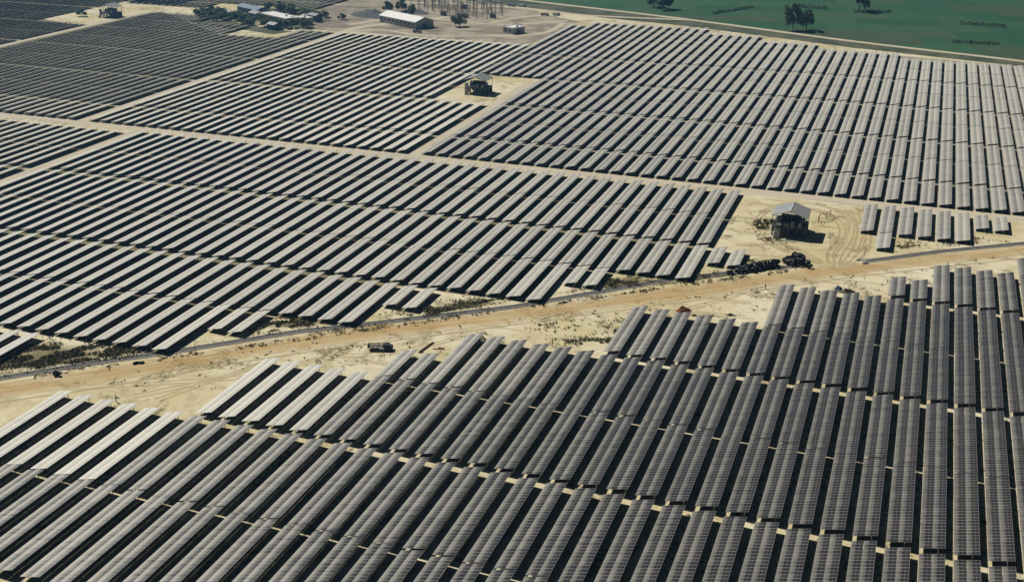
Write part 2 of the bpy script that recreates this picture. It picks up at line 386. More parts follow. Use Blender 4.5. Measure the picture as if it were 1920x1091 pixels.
poly('array_ground', [(-85.3, 70.5), (-59.2, 70.5), (-59.3, 111), (-64, 106.5), (-70, 106.5), (-77, 112), (-85, 118)], .006, M['array_soil'], 33, 6, 1.0)
poly('array_ground', [(-57.9, 70.5), (-32.3, 70.5), (-32.3, 85.6), (-38.3, 86.2), (-38.3, 96.8), (-37, 111.6), (-57.9, 111.8)], .006, M['array_soil'], 34, 6, 1.0)
poly('array_ground', [(-31.2, 70.5), (15, 70.5), (15, 117.6), (-2.4, 120), (-37, 126), (-37, 97), (-31.3, 96.8)], .006, M['array_soil2'], 35, 6, 1.0)
poly('array_ground', [(-140, 60), (-86.7, 60), (-86.7, 106), (-94, 108), (-94, 134), (-140, 134)], .006, M['array_soil'], 36, 6, 1.0)
# ------------------------------------------------------------------ solar tables
W = .74 * P; FULL = 5.08; HALFL = 2.54
CAMH = 20.96 * P
LENS_F, YAW, PITCH, ROLL = 2202.0, R(19.24), R(21.85), R(.39)
cy, sy, cp, sp = math.cos(YAW), math.sin(YAW), math.cos(PITCH), math.sin(PITCH)
fwd = Vector((-sy * cp, cy * cp, -sp)); rgt = Vector((cy, sy, 0)); up = rgt.cross(fwd)
rg2 = math.cos(ROLL) * rgt + math.sin(ROLL) * up; up2 = -math.sin(ROLL) * rgt + math.cos(ROLL) * up
def project(p):
    d = Vector(p) - Vector((0, 0, CAMH)); z = d.dot(fwd)
    if z < 1: return None
    return (960 + LENS_F * d.dot(rg2) / z, 545.5 - LENS_F * d.dot(up2) / z)
TABLES = []    # (tier, i, u_right, v0, v1, tilt)
def tier(name, i0, i1, off, v0, v1, tilt, skip=None):
    for i in range(i0, i1 + 1):
        if skip and skip(i): continue
        TABLES.append((name, i, i + off, v0, v1, tilt))
fo, tf, tb = .54, R(12.4), R(12.0)
tier('A2', -34, 10, fo, 22.60, 27.68, tf); tier('A1', -30, 11, fo, 27.74, 32.91, tf)
tier('B1', -24, 11, fo, 33.21, 38.36, tf); tier('B2', -17, 11, fo, 38.42, 43.52, tf); tier('B2', -19, -18, fo, 38.42, 40.98, tf)
tier('B3', -11, 12, fo, 43.82, 48.97, tf); tier('B4', -5, 12, fo, 49.03, 54.13, tf)
tier('B5', 2, 12, fo, 54.47, 59.58, tf); tier('B5', 0, 1, fo, 54.47, 57.05, tf); tier('B6', 6, 12, fo, 59.68, 62.2, tf)
co = .56
tier('C7', -42, -35, co, 32.0, 37.07, tb)
tier('C6', -46, -29, co, 37.48, 42.66, tb); tier('C6', -28, -27, co, 40.13, 42.66, tb)
tier('C5', -52, -23, co, 42.79, 47.88, tb); tier('C5', -22, -21, co, 45.30, 47.88, tb)
tier('C4', -52, -16, co, 48.25, 53.32, tb); tier('C4', -15, -14, co, 50.86, 53.32, tb)
tier('C3', -52, -10, co, 53.42, 58.46, tb); tier('C3', -9, -8, co, 55.98, 58.46, tb)
tier('C2', -52, -10, co, 58.81, 63.78, tb); tier('C1', -52, -10, co, 63.88, 68.95, tb)
for a, b in ((42.8, 47.9), (48.25, 53.3), (53.4, 58.2), (58.6, 63.5), (63.6, 68.4)): tier('L', -88, -54, .6, a, b, tb)
tier('S', -2, -2, co, 63.98, 69.02, tb); tier('S', -1, -1, co, 63.98, 69.02, tb); tier('S2', -1, -1, co, 61.34, 63.9, tb)
tier('S', 0, 3, co, 64.02, 69.1, tb); tier('S', 4, 5, co, 66.58, 69.05, tb)
do, eo, fo2 = .6, .8, .9
DT = [(70.45, 75.35), (75.66, 80.84), (80.95, 86.0), (86.34, 91.5), (91.6, 96.6), (96.97, 102.1), (102.2, 107.25), (107.55, 112.55), (112.65, 117.68)]
for k, (a, b) in enumerate(DT):
    nm = 'D%d' % (k + 1)
    if a > 96: tier(nm, -37, 14, do, a, b, tb)
    else: tier(nm, -31, 14, do, a, b, tb)
tier('D10', -37, -3, do, 117.78, 120.1, tb); tier('D11', -37, -11, do, 120.2, 122.75, tb); tier('D12', -37, -17, do, 122.85, 125.4, tb); tier('D13', -35, -23, do, 125.5, 128.1, tb)
ET = [(70.3, 75.3), (75.6, 80.75), (80.85, 85.7), (86.3, 91.4), (91.5, 96.6), (97.0, 102.1), (102.2, 106.9), (107.1, 111.9)]
for a, b in ET: tier('E', -58, -33, eo, a, b, tb, (lambda i: i >= -37) if 86 < a < 96.9 else ((lambda i: i >= -37) if a > 96.9 else None))
for a, b in [(70.3, 75.1), (75.4, 80.4), (80.5, 85.5), (85.9, 91), (91.1, 95.9), (96.2, 101.2), (101.3, 106.4), (106.6, 111.8)]:
    tier('F', -85, -60, fo2, a, b, tb, (lambda i: -70 < i < -63) if a > 106 else None)
tier('F', -85, -77, fo2, 112, 116.5, tb)
for a, b in [(60, 65), (65.2, 69), (70.4, 75.3), (75.5, 80.4), (80.6, 85.5), (85.8, 91), (91.1, 96), (96.4, 101.4), (101.5, 106.6), (106.9, 112), (112.1, 117.1), (117.5, 122.5), (122.6, 127.6), (128, 133)]:
    tier('H', -135, -87, .6, a, b, tb, lambda i, a=a: (a > 106 and a < 118 and i > -94))
for a, b in [(121.5, 125.4), (125.6, 130.6), (130.8, 135.8)]: tier('K', -92, -69, .4, a, b, tb, lambda i, a=a: a < 125 and -82 < i < -73)

# visible size of each table in the photograph decides which are built one by one
def seen(T):
    tn, i, ur, v0, v1, tl = T; zl = 1.8 - W * math.tan(tl); s = 0; nx, ny = 3, 8; c = []
    for a in (0, 1):
        for b in (0, 1):
            q = project(((ur * P - W * (1 - a)), (v0 + (v1 - v0) * b) * P, zl + (1.8 - zl) * a))
            if q is None: return 0, None
            c.append(q)
    x = [c[0], c[2], c[3], c[1]]
    ar = abs(sum(x[k][0] * x[(k + 1) % 4][1] - x[(k + 1) % 4][0] * x[k][1] for k in range(4))) / 2
    ins = 0; xs = []
    for a in range(nx + 1):
        for b in range(ny + 1):
            q = project((ur * P - W * (1 - a / nx), (v0 + (v1 - v0) * b / ny) * P, 1.5))
            if 0 <= q[0] <= 1920 and 0 <= q[1] <= 1091: ins += 1; xs.append(q)
    cen = (sum(q[0] for q in xs) / len(xs), sum(q[1] for q in xs) / len(xs)) if xs else None
    return ar * ins / ((nx + 1) * (ny + 1)), cen
def near_frame(T):
    tn, i, ur, v0, v1, tl = T
    for a in (0, .5, 1):
        q = project((ur * P - W / 2, (v0 + (v1 - v0) * a) * P, 1.5))
        if q and -260 <= q[0] <= 2180 and -60 <= q[1] <= 1330: return True
    return False
info = []
for T in TABLES:
    if not near_frame(T): continue
    s, c = seen(T); info.append((s, c, T))
info.sort(key=lambda q: -q[0])
single = [q for q in info if q[0] > 25][:300]; rest = [q for q in info if q not in single]

def road_dist(x, y):
    best = 1e9; q = Vector((x, y))
    for a, b in zip(ROAD[:-1], ROAD[1:]):
        A = Vector(a) * P; B = Vector(b) * P; d = B - A; f = max(0, min(1, (q - A).dot(d) / d.length_squared)); best = min(best, (q - A - d * f).length)
    return best
def dust_glare_of(T):  # road dust, plus sky glare at flat view angles put into the colour
    tn, i, ur, v0, v1, tl = T; r = random.Random(hash((tn, i, round(v0, 2))) & 0xffff)
    x, y = ur * P - W / 2, (v0 + v1) / 2 * P; d = road_dist(x, y)
    j = r.random()
    if tn[0] in 'AB':
        u = min(0., ur - 2.)
        base = .01 + min(.33, .00056 * u * u) + .36 * max(0, 1 - d / 48) + .05 * (j - .5)  # glare painted paler towards the left; the road distance term is dust
        if tn == 'A1' and i <= -25: base = .66 + .1 * j
        if tn == 'B1' and i <= -20: base += .22
    elif tn[0] in 'CLS': base = .44 + .0065 * max(0, -ur - 8) + .08 * (j - .5) + (.1 if d < 22 else 0)
    elif tn[0] == 'F': base = (.75 if v1 < 75.2 else .34) + .06 * (j - .5)
    elif tn[0] in 'HK': base = .24 + .05 * (j - .5)
    else: base = (.84 if tn[0] == 'E' else .44 + .0045 * (v0 - 70)) + .08 * (j - .5)  # far blocks: sky reflection at grazing view painted as paleness
    return base, r.random()
def zh_of(tn): return 2.0 if tn[0] in 'AB' else 1.72
def strip_mb(L, tl, ZH, k, mb=None, ox=0., oy=0., tone=(0, 0), nmod=28, n_cap=True):
    """one strip of modules (k = 0 low, 1 high): a thin slab with uv"""
    mb = mb or MB(); c, s = math.cos(tl), math.sin(tl); S = W / c; ls = (S - .05) / 2
    a0 = k * (ls + .05); a1 = a0 + ls; th = .04; zl = ZH - W * math.tan(tl)
    def pt(a, y, d): return (ox + a * c - W + d * s * -1, oy + y, zl + a * s - (th if d else 0))
    def P3(a, y, low): return (ox - W + a * c, oy + y, zl + a * s - (th if low else 0))
    q = [P3(a0, 0, 0), P3(a1, 0, 0), P3(a1, L, 0), P3(a0, L, 0)]
    mb.quad(q, 0, [(0, 0), (1, 0), (1, nmod), (0, nmod)], tone)
    z = [P3(a0, 0, 1), P3(a1, 0, 1), P3(a1, L, 1), P3(a0, L, 1)]
    mb.quad(z[::-1], 1, None, tone)  # underside drawn black: shade beneath the table put into its colour
    for i in range(4):
        j = (i + 1) % 4; mb.quad([z[i], z[j], q[j], q[i]], 2, None, tone)
    return mb
def frame_mb(L, tl, ZH, mb=None, ox=0., oy=0., mi=0, lean=False):
    mb = mb or MB(); zl = ZH - W * math.tan(tl); c = math.cos(tl)
    def zz(x): return zl + (x + W) * math.tan(tl) - .12
    rot = Matrix.Rotation(-tl, 4, 'Y')
    for f in ((.12, .38, .62, .88) if not lean else (.25, .75)):
        x = -W + W * f; mb.box((ox + x, oy + L / 2, zz(x)), (.06, L - .1, .1), mi)
    n = max(3, int(round(L / 3.4))) if not lean else 4
    for k in range(n):
        y = 1.0 + (L - 2.0) * k / (n - 1)
        for f in (.22, .78):
            x = -W + W * f; h = zz(x) - .08; mb.box((ox + x, oy + y, h / 2), (.1, .1, h), mi, skip=('b', 't'))
        if not lean:
            mb.box((ox - W / 2, oy + y, zz(-W / 2) - .08), (W * .9 / c, .07, .1), mi, tilt=rot)
    return mb
cache = {}
def table_meshes(L, tl, ZH):
    key = (round(L, 1), round(tl, 3), ZH)
    if key not in cache:
        nm = 28 if L > 20 else 14
        cache[key] = ([strip_mb(L, tl, ZH, k, nmod=nm).mesh('panel_strip', [M['panel'], M['black'], M['grey']]) for k in (0, 1)], frame_mb(L, tl, ZH).mesh('support_frame', [M['frame']]))
    return cache[key]
ONES = ['', 'first', 'second', 'third', 'fourth', 'fifth', 'sixth', 'seventh', 'eighth', 'ninth', 'tenth', 'eleventh', 'twelfth', 'thirteenth', 'fourteenth', 'fifteenth', 'sixteenth', 'seventeenth', 'eighteenth', 'nineteenth']
TENS = {2: ('twentieth', 'twenty'), 3: ('thirtieth', 'thirty'), 4: ('fortieth', 'forty'), 5: ('fiftieth', 'fifty')}
def ordinal(n):
    if n < 20: return ONES[n]
    t, o = divmod(n, 10); return TENS[t][0] if o == 0 else TENS[t][1] + '-' + ONES[o]
TXT = {'A2': 'nearest tier at the bottom left', 'A1': 'tier below the sandy gap', 'B1': 'tier above the sandy gap',
       'B2': 'second tier above the sandy gap', 'B3': 'third tier above the sandy gap', 'B4': 'fourth tier above the sandy gap',
       'B5': 'fifth tier above the sandy gap', 'B6': 'topmost right tier before the orange road',
       'C7': 'corner rows left of the scrub', 'C6': 'lowest tier beyond the channel', 'C5': 'second tier beyond the channel',
       'C4': 'third tier beyond the channel', 'C3': 'fourth tier beyond the channel', 'C2': 'fifth tier beyond the channel',
       'C1': 'tier below the gravel road', 'S': 'small tier right of the open shed', 'S2': 'small tier right of the open shed',
       'D1': 'first tier above the gravel road', 'D2': 'second tier above the gravel road', 'D3': 'third tier above the gravel road', 'D4': 'fourth tier above the gravel road'}
rank = {}
for s, c, T in sorted(info, key=lambda q: q[2][1]):
    if s > 25 and T[0] in TXT:
        rank.setdefault(T[0], []).append(T)
for s, c, T in single:
    tn, i, ur, v0, v1, tl = T; L = (v1 - v0) * P; full = L > 20; base = (FULL if full else HALFL) * P
    strips, fr = table_meshes(base, tl, zh_of(tn)); d, rv = dust_glare_of(T)
    n = rank[tn].index(T) + 1; tot = len(rank[tn])
    adj = ('cream' if d > .6 and tn[0] in 'AB' else 'pale grey' if d > .3 else 'dark grey') + (' short' if not full else '')
    pos = 'leftmost' if n == 1 else 'rightmost' if n == tot else ordinal(n) + ' from the left'
    lab = '%s solar table, %s in the %s' % (adj, pos, TXT[tn])
    if len(lab.replace('-', ' ').split()) > 16: lab = lab.replace('pale ', '').replace('dark ', '').replace('the third', 'third')
    if tn == 'S2': lab = 'short grey solar table hanging lowest, nearest the right channel and open shed'
    o = thing('solar_table', (ur * P, v0 * P, 0), lab, 'solar table', 'tilted solar tables in long parallel rows')
    o.scale = (1, L / base, 1)
    jz = random.Random(i * 31 + int(v0 * 7)).uniform(-.0022, .0022); o.rotation_euler.z = jz; o.location.z = random.Random(i * 17 + int(v0)).uniform(-.07, .06) + .12 * noise.noise(Vector((ur * .3, v0 * .12, 2))); o.location.y += random.Random(i * 13 + int(v0 * 3)).uniform(-.12, .12); o.rotation_euler.y = R(random.Random(i * 11 + int(v0 * 5)).uniform(-.5, .5))
    for me in strips:
        k = bpy.data.objects.new('panel_strip', me); col.objects.link(k); k.parent = o; k.color = (d, rv, 0, 1)
    k = bpy.data.objects.new('support_frame', fr); col.objects.link(k); k.parent = o
fm = MB()
for s, c, T in rest:
    tn, i, ur, v0, v1, tl = T; L = (v1 - v0) * P; d = dust_glare_of(T)
    tl += R(random.Random(i * 11 + int(v0 * 5)).uniform(-.6, .6)); v0 += random.Random(i * 13 + int(v0 * 3)).uniform(-.02, .02)
    for k in (0, 1): strip_mb(L, tl, zh_of(tn), k, fm, ur * P, v0 * P, d, max(2, int(round(L / 1.09))))
    frame_mb(L, tl, zh_of(tn), fm, ur * P, v0 * P, 3, True)
o = fm.build('solar_tables', [M['panel_far'], M['black'], M['grey'], M['frame']])
tag(o, 'far rows of tilted solar tables filling the fields up to the village', 'solar tables', None, 'stuff')
print('tables', len(info), 'single', len(single), 'rest', len(rest))

#RESTBEGIN
# ------------------------------------------------------------------ open inverter sheds
def inverter_shed(label):
    t = thing('inverter_shed', (0, 0, 0), label, 'shed', 'open gabled inverter sheds on raised decks')
    Wd, Dp, hd, he, hr = 11.4, 10.6, 3.1, 6.9, 8.9          # origin: middle of the front edge on the ground
    b = MB(); b.box((0, Dp / 2, hd - .15), (Wd - .6, Dp - .6, .3)); b.build('deck', M['concrete'], t)
    for x in (-5.2, -2.65, 0, 2.65, 5.2):
        for y in (.6, Dp / 2, Dp - .6):
            b = MB(); b.box((x, y, (hd - .3) / 2), (.5, .5, hd - .3)); b.build('plinth_pillar', M['darkblue'], t)
    b = MB(); b.box((0, Dp - .5, 1.3), (10.6, .2, 2.6)); b.build('plinth_wall', M['concrete'], t)
    for x in (-5.35, -1.8, 1.8, 5.35):
        for y in (.4, Dp - .4):
            b = MB(); b.box((x, y, (hd + he) / 2 + .1), (.2, .2, he - hd + .2)); b.build('post', M['dark'], t)
    b = MB()
    for s in (-1, 1):
        a = [(s * 5.8, -.2, he), (0, -.2, hr), (0, Dp + .2, hr), (s * 5.8, Dp + .2, he)]
        if s < 0: a = a
        lo = [(x, y, z - .12) for x, y, z in a]
        n = 24
        for k in range(n):                                # ribbed sheets
            y0 = -.2 + (Dp + .4) * k / n; y1 = -.2 + (Dp + .4) * (k + 1) / n; ym = (y0 + y1) / 2; r = .05
            for (p0, p1, z0, z1) in ((y0, ym, 0, r), (ym, y1, r, 0)):
                q = [(s * 5.8, p0, he + z0), (s * 5.8, p1, he + z1), (0, p1, hr + z1), (0, p0, hr + z0)]
                b.quad(q if s < 0 else q[::-1])
        b.quad(lo if s > 0 else lo[::-1])
        for i in range(4):
            j = (i + 1) % 4; b.quad([lo[i], lo[j], a[j], a[i]])
    rf = b.build('roof', M['roof'], t)
    b = MB(); b.box((0, Dp / 2, hr + .04), (.5, Dp + .4, .1)); b.build('ridge_cap', M['offwhite'], rf)
    b = MB()
    for y in (.3, Dp / 2, Dp - .3):
        b.tube([(-5.5, y, he - .1), (0, y, hr - .25), (5.5, y, he - .1)], .09, 5); b.tube([(-5.5, y, he - .15), (5.5, y, he - .15)], .09, 5)
        for x in (-2.7, 0, 2.7): b.tube([(x, y, he - .15), (x, y, hr - .3 - abs(x) * .36)], .06, 4)
    b.build('roof_truss', M['dark'], t)
    for x, y, sx, sy, sz, m in ((-4.6, 1.2, 1.1, 1.2, 2.3, 'white'), (-1.1, 1.3, 1.9, 1.0, 1.2, 'offwhite'), (1.0, 1.2, 1.0, 1.0, 1.7, 'white'), (3.4, 1.2, .9, 1.0, 1.6, 'white'), (0, 7.2, 6.5, 1.6, 2.3, 'grey'), (-3.6, 5.8, 1.8, 1.8, 1.9, 'darkblue'), (3.6, 5.6, 1.8, 2.0, 1.9, 'darkblue')):
        b = MB(); b.box((x, y, hd + sz / 2), (sx, sy, sz)); c = b.build('inverter_cabinet', M[m], t)
        b = MB(); b.box((x - sx * .22, y - sy / 2 - .02, hd + sz * .55), (sx * .4, .05, sz * .75)); b.box((x + sx * .24, y - sy / 2 - .02, hd + sz * .55), (sx * .4, .05, sz * .75)); b.build('cabinet_door', M['grey' if m != 'grey' else 'dark'], c)
    b = MB()
    for k in range(9): b.box((-3.5, .3 - .34 * (9 - k) + .2, hd * (k + .5) / 9 - .05), (1.7, .36, hd / 9 * (1 if k else 1.2)))
    for s in (-1, 1): b.box((-3.5 + s * .92, -1.25, hd * .48), (.14, 3.2, .16), tilt=Matrix.Rotation(math.atan2(hd, 3.0), 4, 'X'))
    b.build('stair', M['pale_concrete'], t)
    b = MB()
    for x in [-5.3 + .884 * k for k in range(13)]:
        if not -4.5 < x < -2.6: b.box((x, .25, hd + .5), (.05, .05, 1.0))
    for z in (.55, 1.0): b.box((-4.95, .25, hd + z), (.8, .05, .05)); b.box((1.4, .25, hd + z), (7.8, .05, .05))
    b.build('railing', M['grey'], t)
    return t
sh = inverter_shed('open grey gabled inverter shed in the sandy clearing right of centre'); sh.location = w(-5.77, 61.95)
copy_tree(sh, w(-34.45, 89.1), 0, 'hazy open inverter shed in the small clearing amid the middle tables')
copy_tree(sh, w(-87.4, 111.3), 0, 'faint open inverter shed at the far upper left beside the pale road')

def house(name, loc, L, D, H, rz, label, cat='house', roof='flat', wall='offwhite', rm='white', win=4, door=True, group=None):
    """a small building: wall with plinth, roof, windows, door; origin mid base"""
    t = thing(name, loc, label, cat, group, rz)
    b = MB(); b.box((0, 0, H / 2), (L, D, H), skip=('b',)); 
    if roof == 'gable':
        for s in (-1, 1): b.quad([(s * L / 2, -D / 2, H), (s * L / 2, D / 2, H), (s * L / 2, 0, H + D * .16)][::s])
    b.build('wall', M[wall], t)
    b = MB()
    if roof == 'flat':
        b.box((0, 0, H + .12), (L + .5, D + .5, .24))
        for y in (-1, 1): b.box((0, y * (D / 2 + .1), H + .42), (L + .5, .2, .36))
        for x in (-1, 1): b.box((x * (L / 2 + .12), 0, H + .42), (.2, D - .1, .36))
        rf = b.build('roof', M[rm], t)
        b = MB(); b.tube([(L * .22, D * .1, H + .24), (L * .22, D * .1, H + 1.3)], .55, 10); b.build('water_tank', M['dark'], rf)
    else:
        e = D / 2 + .4; r = H + D * .16 + .12; he = H - .06
        for s in (-1, 1):
            n = 10
            for k in range(n):
                x0 = -L / 2 - .4 + (L + .8) * k / n; x1 = x0 + (L + .8) / n - .03
                q = [(x0, s * e, he), (x1, s * e, he), (x1, 0, r), (x0, 0, r)]; b.quad(q if s < 0 else q[::-1])
                q2 = [(x, y, z - .1) for x, y, z in q]; b.quad(q2 if s > 0 else q2[::-1])
        rf = b.build('roof', M[rm], t)
        b = MB(); b.box((0, 0, r + .03), (L + .8, .4, .1)); b.build('ridge_cap', M['offwhite'], rf)
    for k in range(win):
        for s in ((-1,) if L < 12 else (-1, 1)):
            x = -L / 2 + L * (k + .5) / win
            b = MB(); b.box((x, s * (D / 2 + .03), H * .58), (min(1.6, L / win * .5), .08, H * .3)); f = b.build('window', M['dark'], t)
            b = MB(); b.box((x, s * (D / 2 + .09), H * .42), (min(1.8, L / win * .6), .16, .1)); b.build('sill', M['pale_concrete'], f)
    if door:
        b = MB(); b.box((L / 2 + .03, 0, H * .36), (.08, min(3.2, D * .35), H * .7)); d = b.build('door', M['blue'], t)
        b = MB(); b.box((L / 2 + .1, .5, H * .35), (.06, .1, .3)); b.build('handle', M['grey'], d)
    return t
house('warehouse', w(-54.2, 119.45), 39, 15, 4.6, math.atan2(-3.1, 5.67), 'long pale grey warehouse with white roof behind the middle fields', 'warehouse', 'gable', 'offwhite', 'white', 9)
house('storehouse', w(-41.45, 118.75), 9.5, 10, 3.6, R(-30), 'small square building with bright white roof alone in the yard', 'building', 'flat', 'offwhite', 'white', 2)
house('storehouse', w(-42.0, 121.6), 5, 3.2, 2.2, R(-20), 'tiny grey hut just behind the small white roofed building', 'hut', 'gable', 'grey', 'grey', 1)
for u, v, L, D, H, rz, wl, rm, rf, lb in (
    (-73.9, 120.2, 26, 9, 4.0, -28, 'blue', 'blue', 'gable', 'long blue shed at the back of the village cluster'),
    (-68.2, 116.3, 34, 11, 3.8, -28, 'offwhite', 'white', 'flat', 'long white roofed building in the middle of the village cluster'),
    (-65.0, 115.6, 12, 10, 4.0, -28, 'offwhite', 'white', 'flat', 'white roofed house at the right end of the village cluster'),
    (-71.7, 117.4, 9, 7, 3.6, -28, 'offwhite', 'grey', 'gable', 'small grey gabled house between the blue shed and the trees'),
    (-76.2, 117.8, 22, 5, 3.2, -30, 'offwhite', 'grey', 'gable', 'low grey long house behind the left trees of the village'),
    (-64.6, 117.9, 8, 6, 4.2, -20, 'darkblue', 'grey', 'gable', 'dark blue walled house behind the right end of the village'),
    (-66.0, 111.4, 7, 6, 3.4, -20, 'darkblue', 'offwhite', 'gable', 'little dark house nearest the solar rows, among village trees')):
    house('village_house', w(u, v), L, D, H, R(rz), lb, 'house', rf, wl, rm, 3, True, 'houses of the far village')

# ------------------------------------------------------------------ trees, bushes, scrub
def leaf_quad(mb, c, s, r):
    n = Vector((r.gauss(0, 1), r.gauss(0, 1), r.gauss(0, 1) + .6)).normalized(); a = n.orthogonal().normalized() * s; b = n.cross(a) * .75
    k = r.uniform(0, 6.28); a, b = a * math.cos(k) + b * math.sin(k), b * math.cos(k) - a * math.sin(k)
    mb.quad([c - a - b * .5, c + b * .9 - a * .2, c + a, c - b * .8 + a * .2])
def tree(label, loc, h, spread, seed, name='tree', nl=1700, leaf=.42, group='trees around the village and yard'):
    r = random.Random(seed); t = thing(name, loc, label, 'tree', group, r.uniform(0, 6.28))
    b = MB(); b.tube([(0, 0, 0), (.1, .05, h * .22), (.18, -.1, h * .5), (.1, 0, h * .82)], [h * .034, h * .026, h * .017, h * .006], 7)
    tips = []
    for k in range(9):
        z = h * r.uniform(.14, .6); a = r.uniform(0, 6.28); l = spread * r.uniform(.5, 1.0)
        e = Vector((math.cos(a) * l, math.sin(a) * l, z + h * r.uniform(.1, .32))); m = Vector((e.x * .5, e.y * .5, z + (e.z - z) * .3))
        b.tube([(.1, 0, z), m, e], [h * .013, h * .008, h * .003], 5); tips.append(e)
    tips.append(Vector((0, 0, h * .9)))
    b.build('trunk', M['bark'], t)
    c = MB()
    clumps = [(e + Vector((r.gauss(0, .3), r.gauss(0, .3), r.gauss(0, .3))) * spread * .35, spread * r.uniform(.3, .55)) for e in tips for _ in (0, 1, 2)]
    for k in range(nl):
        q, s = r.choice(clumps); d = Vector((r.gauss(0, 1), r.gauss(0, 1), r.gauss(0, .8))).normalized() * s * r.uniform(.4, 1.05)
        leaf_quad(c, q + d, leaf * r.uniform(.6, 1.4), r)
    c.build('crown', M['leaf'], t)
    return t
protos = [None] * 4
XT = [(-79.4, 117.3), (-76.4, 117.2), (-73.6, 116.4), (-70.6, 114.4), (-65.4, 112.6), (-77.4, 115.4), (-74.9, 114.2), (-70.6, 122.9), (-66.6, 121.2)]
TR = [(-59.74, 126.5, 7, 3.2, 'dark bushy tree behind the stockpile, left of the yard poles'), (-58.5, 127.8, 9, 3.5, 'taller tree right behind the grey stockpile'),
      (-55.7, 124.7, 8, 3.4, 'round tree just behind the long warehouse'), (-48.3, 120.4, 8.5, 4.2, 'lone dense tree right of the long warehouse'),
      (-13.8, 131.1, 16, 4.6, 'tall dark tree by the field road, left one of the pair'), (-12.5, 131.9, 14, 4.2, 'tall dark tree by the field road, right one of the pair'),
      (-8.1, 148.2, 17, 5.5, 'big dark tree far out in the green field'), (-78.2, 116.5, 8, 4.5, 'dark tree at the left tip of the village'),
      (-77.0, 116.6, 9, 4.4, 'second tree from the left tip of the village'), (-75.6, 115.7, 10, 4.6, 'tallest tree in the left clump of the village'),
      (-74.2, 115.0, 8, 4.4, 'tree in the village clump facing the olive plot'), (-72.9, 114.6, 8, 4.0, 'tree above the olive plot, in front of the grey house'),
      (-71.3, 113.6, 8, 4.0, 'tree at the corner of the olive plot near the white roofs'), (-69.8, 113.2, 7, 4.0, 'tree just left of the long white roof'),
      (-67.6, 112.6, 7, 3.8, 'tree in front of the long white roof'), (-66.2, 112.4, 8, 4.2, 'tree beside the little dark house'),
      (-64.6, 112.6, 8, 4.0, 'tree in front of the right white roofed house'), (-63.6, 113.4, 9, 4.4, 'rightmost large tree in front of the village'),
      (-73.2, 122.9, 8, 4.2, 'tree behind the long blue shed'), (-71.8, 122.8, 9, 4.4, 'tall tree behind the village yard'), (-69.6, 121.9, 8, 4.2, 'tree behind the long white roof, right part'),
      (-67.6, 121.0, 7, 3.8, 'tree at the back right of the village'), (-64.9, 120.4, 6, 3.4, 'low tree on the open ground right of the village'),
      (-62.3, 119.8, 6, 2.6, 'single small dark green tree between village and stockpile'), (-30.3, 141.0, 11, 5.5, 'broad tree in the green field near the top edge'), (-31.7, 142.2, 9, 5, 'lower tree beside the broad field tree'),
      (-90.5, 111.0, 6, 3, 'dark shrub like tree left of the faint far shed')]
TR += [(u, v, 5 + 2. * ((k * 7) % 5) / 4, 3.0 + (k % 3) * .4, 'one of the crowded dark trees around the far village houses') for k, (u, v) in enumerate(XT)]
for k, (u, v, h_, s_, lb) in enumerate(TR):
    j = k % 4
    if protos[j] is None: protos[j] = (tree(lb, w(u, v), h_, s_, 100 + j), h_, s_)
    else:
        o, h0, s0 = protos[j]; copy_tree(o, w(u, v), rng.uniform(0, 6.28), lb, (s_ / s0, s_ / s0, h_ / h0 * (.72 if u < -62 else 1)))
def bush(label, loc, rx, ry, h, seed, mat='bush', name='bush', n=500, leaf=.22, rz=0):
    r = random.Random(seed); t = thing(name, loc, label, 'bush', None, rz)
    b = MB()
    for k in range(14):
        a = r.uniform(0, 6.28); f = r.uniform(.2, .9); b.tube([(0, 0, 0), (rx * f * .5 * math.cos(a), ry * f * .5 * math.sin(a), h * .5), (rx * f * math.cos(a), ry * f * math.sin(a), h * r.uniform(.5, .95))], [.04, .03, .01], 4)
    b.build('stem', M['bark'], t)
    c = MB(); cl = [(r.uniform(-.7, .7) * rx, r.uniform(-.7, .7) * ry, h * r.uniform(.3, .8), r.uniform(.25, .5)) for _ in range(9)]
    for k in range(n):
        x, y, z, s = r.choice(cl); d = Vector((r.gauss(0, 1), r.gauss(0, 1), r.gauss(0, .8))).normalized() * r.uniform(.3, 1)
        leaf_quad(c, Vector((x + d.x * rx * s, y + d.y * ry * s, max(.05, z + d.z * h * s * .7))), leaf * r.uniform(.6, 1.4), r)
    c.build('foliage', M[mat], t); return t
bush('black green bush at the left end of the grey channel', w(-31.42, 34.3), 1.0, .8, 1.2, 1)
bush('low dark bush lying along the grey channel bank', w(-29.05, 36.35), 1.7, .5, .5, 2, rz=R(40))
bush('brown green bush on the bare ground left of the stepped tables', w(-11.25, 45.3), 2.6, .9, .9, 3, 'scrub', rz=R(20))
bush('small bush above the brown green one, near the bare ground', w(-11.05, 46.6), .8, .7, .9, 4)
bush('small olive bush behind the long table beside the parked truck', w(-16.9, 43.1), 1.0, .8, 1.0, 5, 'scrub')
bush('tiny dark bush beside the open inverter shed corner', w(-6.95, 64.3), .8, .7, 1.0, 6)
def hedge(label, a, b_, h, seed):
    r = random.Random(seed); A, B = w(*a), w(*b_); t = thing('hedge', A, label, 'hedge', 'dark hedges crossing the green field'); D = B - A; m = MB()
    st = MB()
    n = int(D.length / 1.2)
    for k in range(n): st.tube([D * (k / n), D * (k / n) + Vector((r.uniform(-.4, .4), r.uniform(-.4, .4), h * .7))], [.08, .02], 4)
    st.build('stem', M['bark'], t)
    for k in range(int(D.length * 22)):
        leaf_quad(m, D * r.random() + Vector((r.gauss(0, .8), r.gauss(0, .8), h * r.uniform(.08, 1) ** .8)), .4 * r.uniform(.6, 1.4), r)
    m.build('foliage', M['leaf'], t)
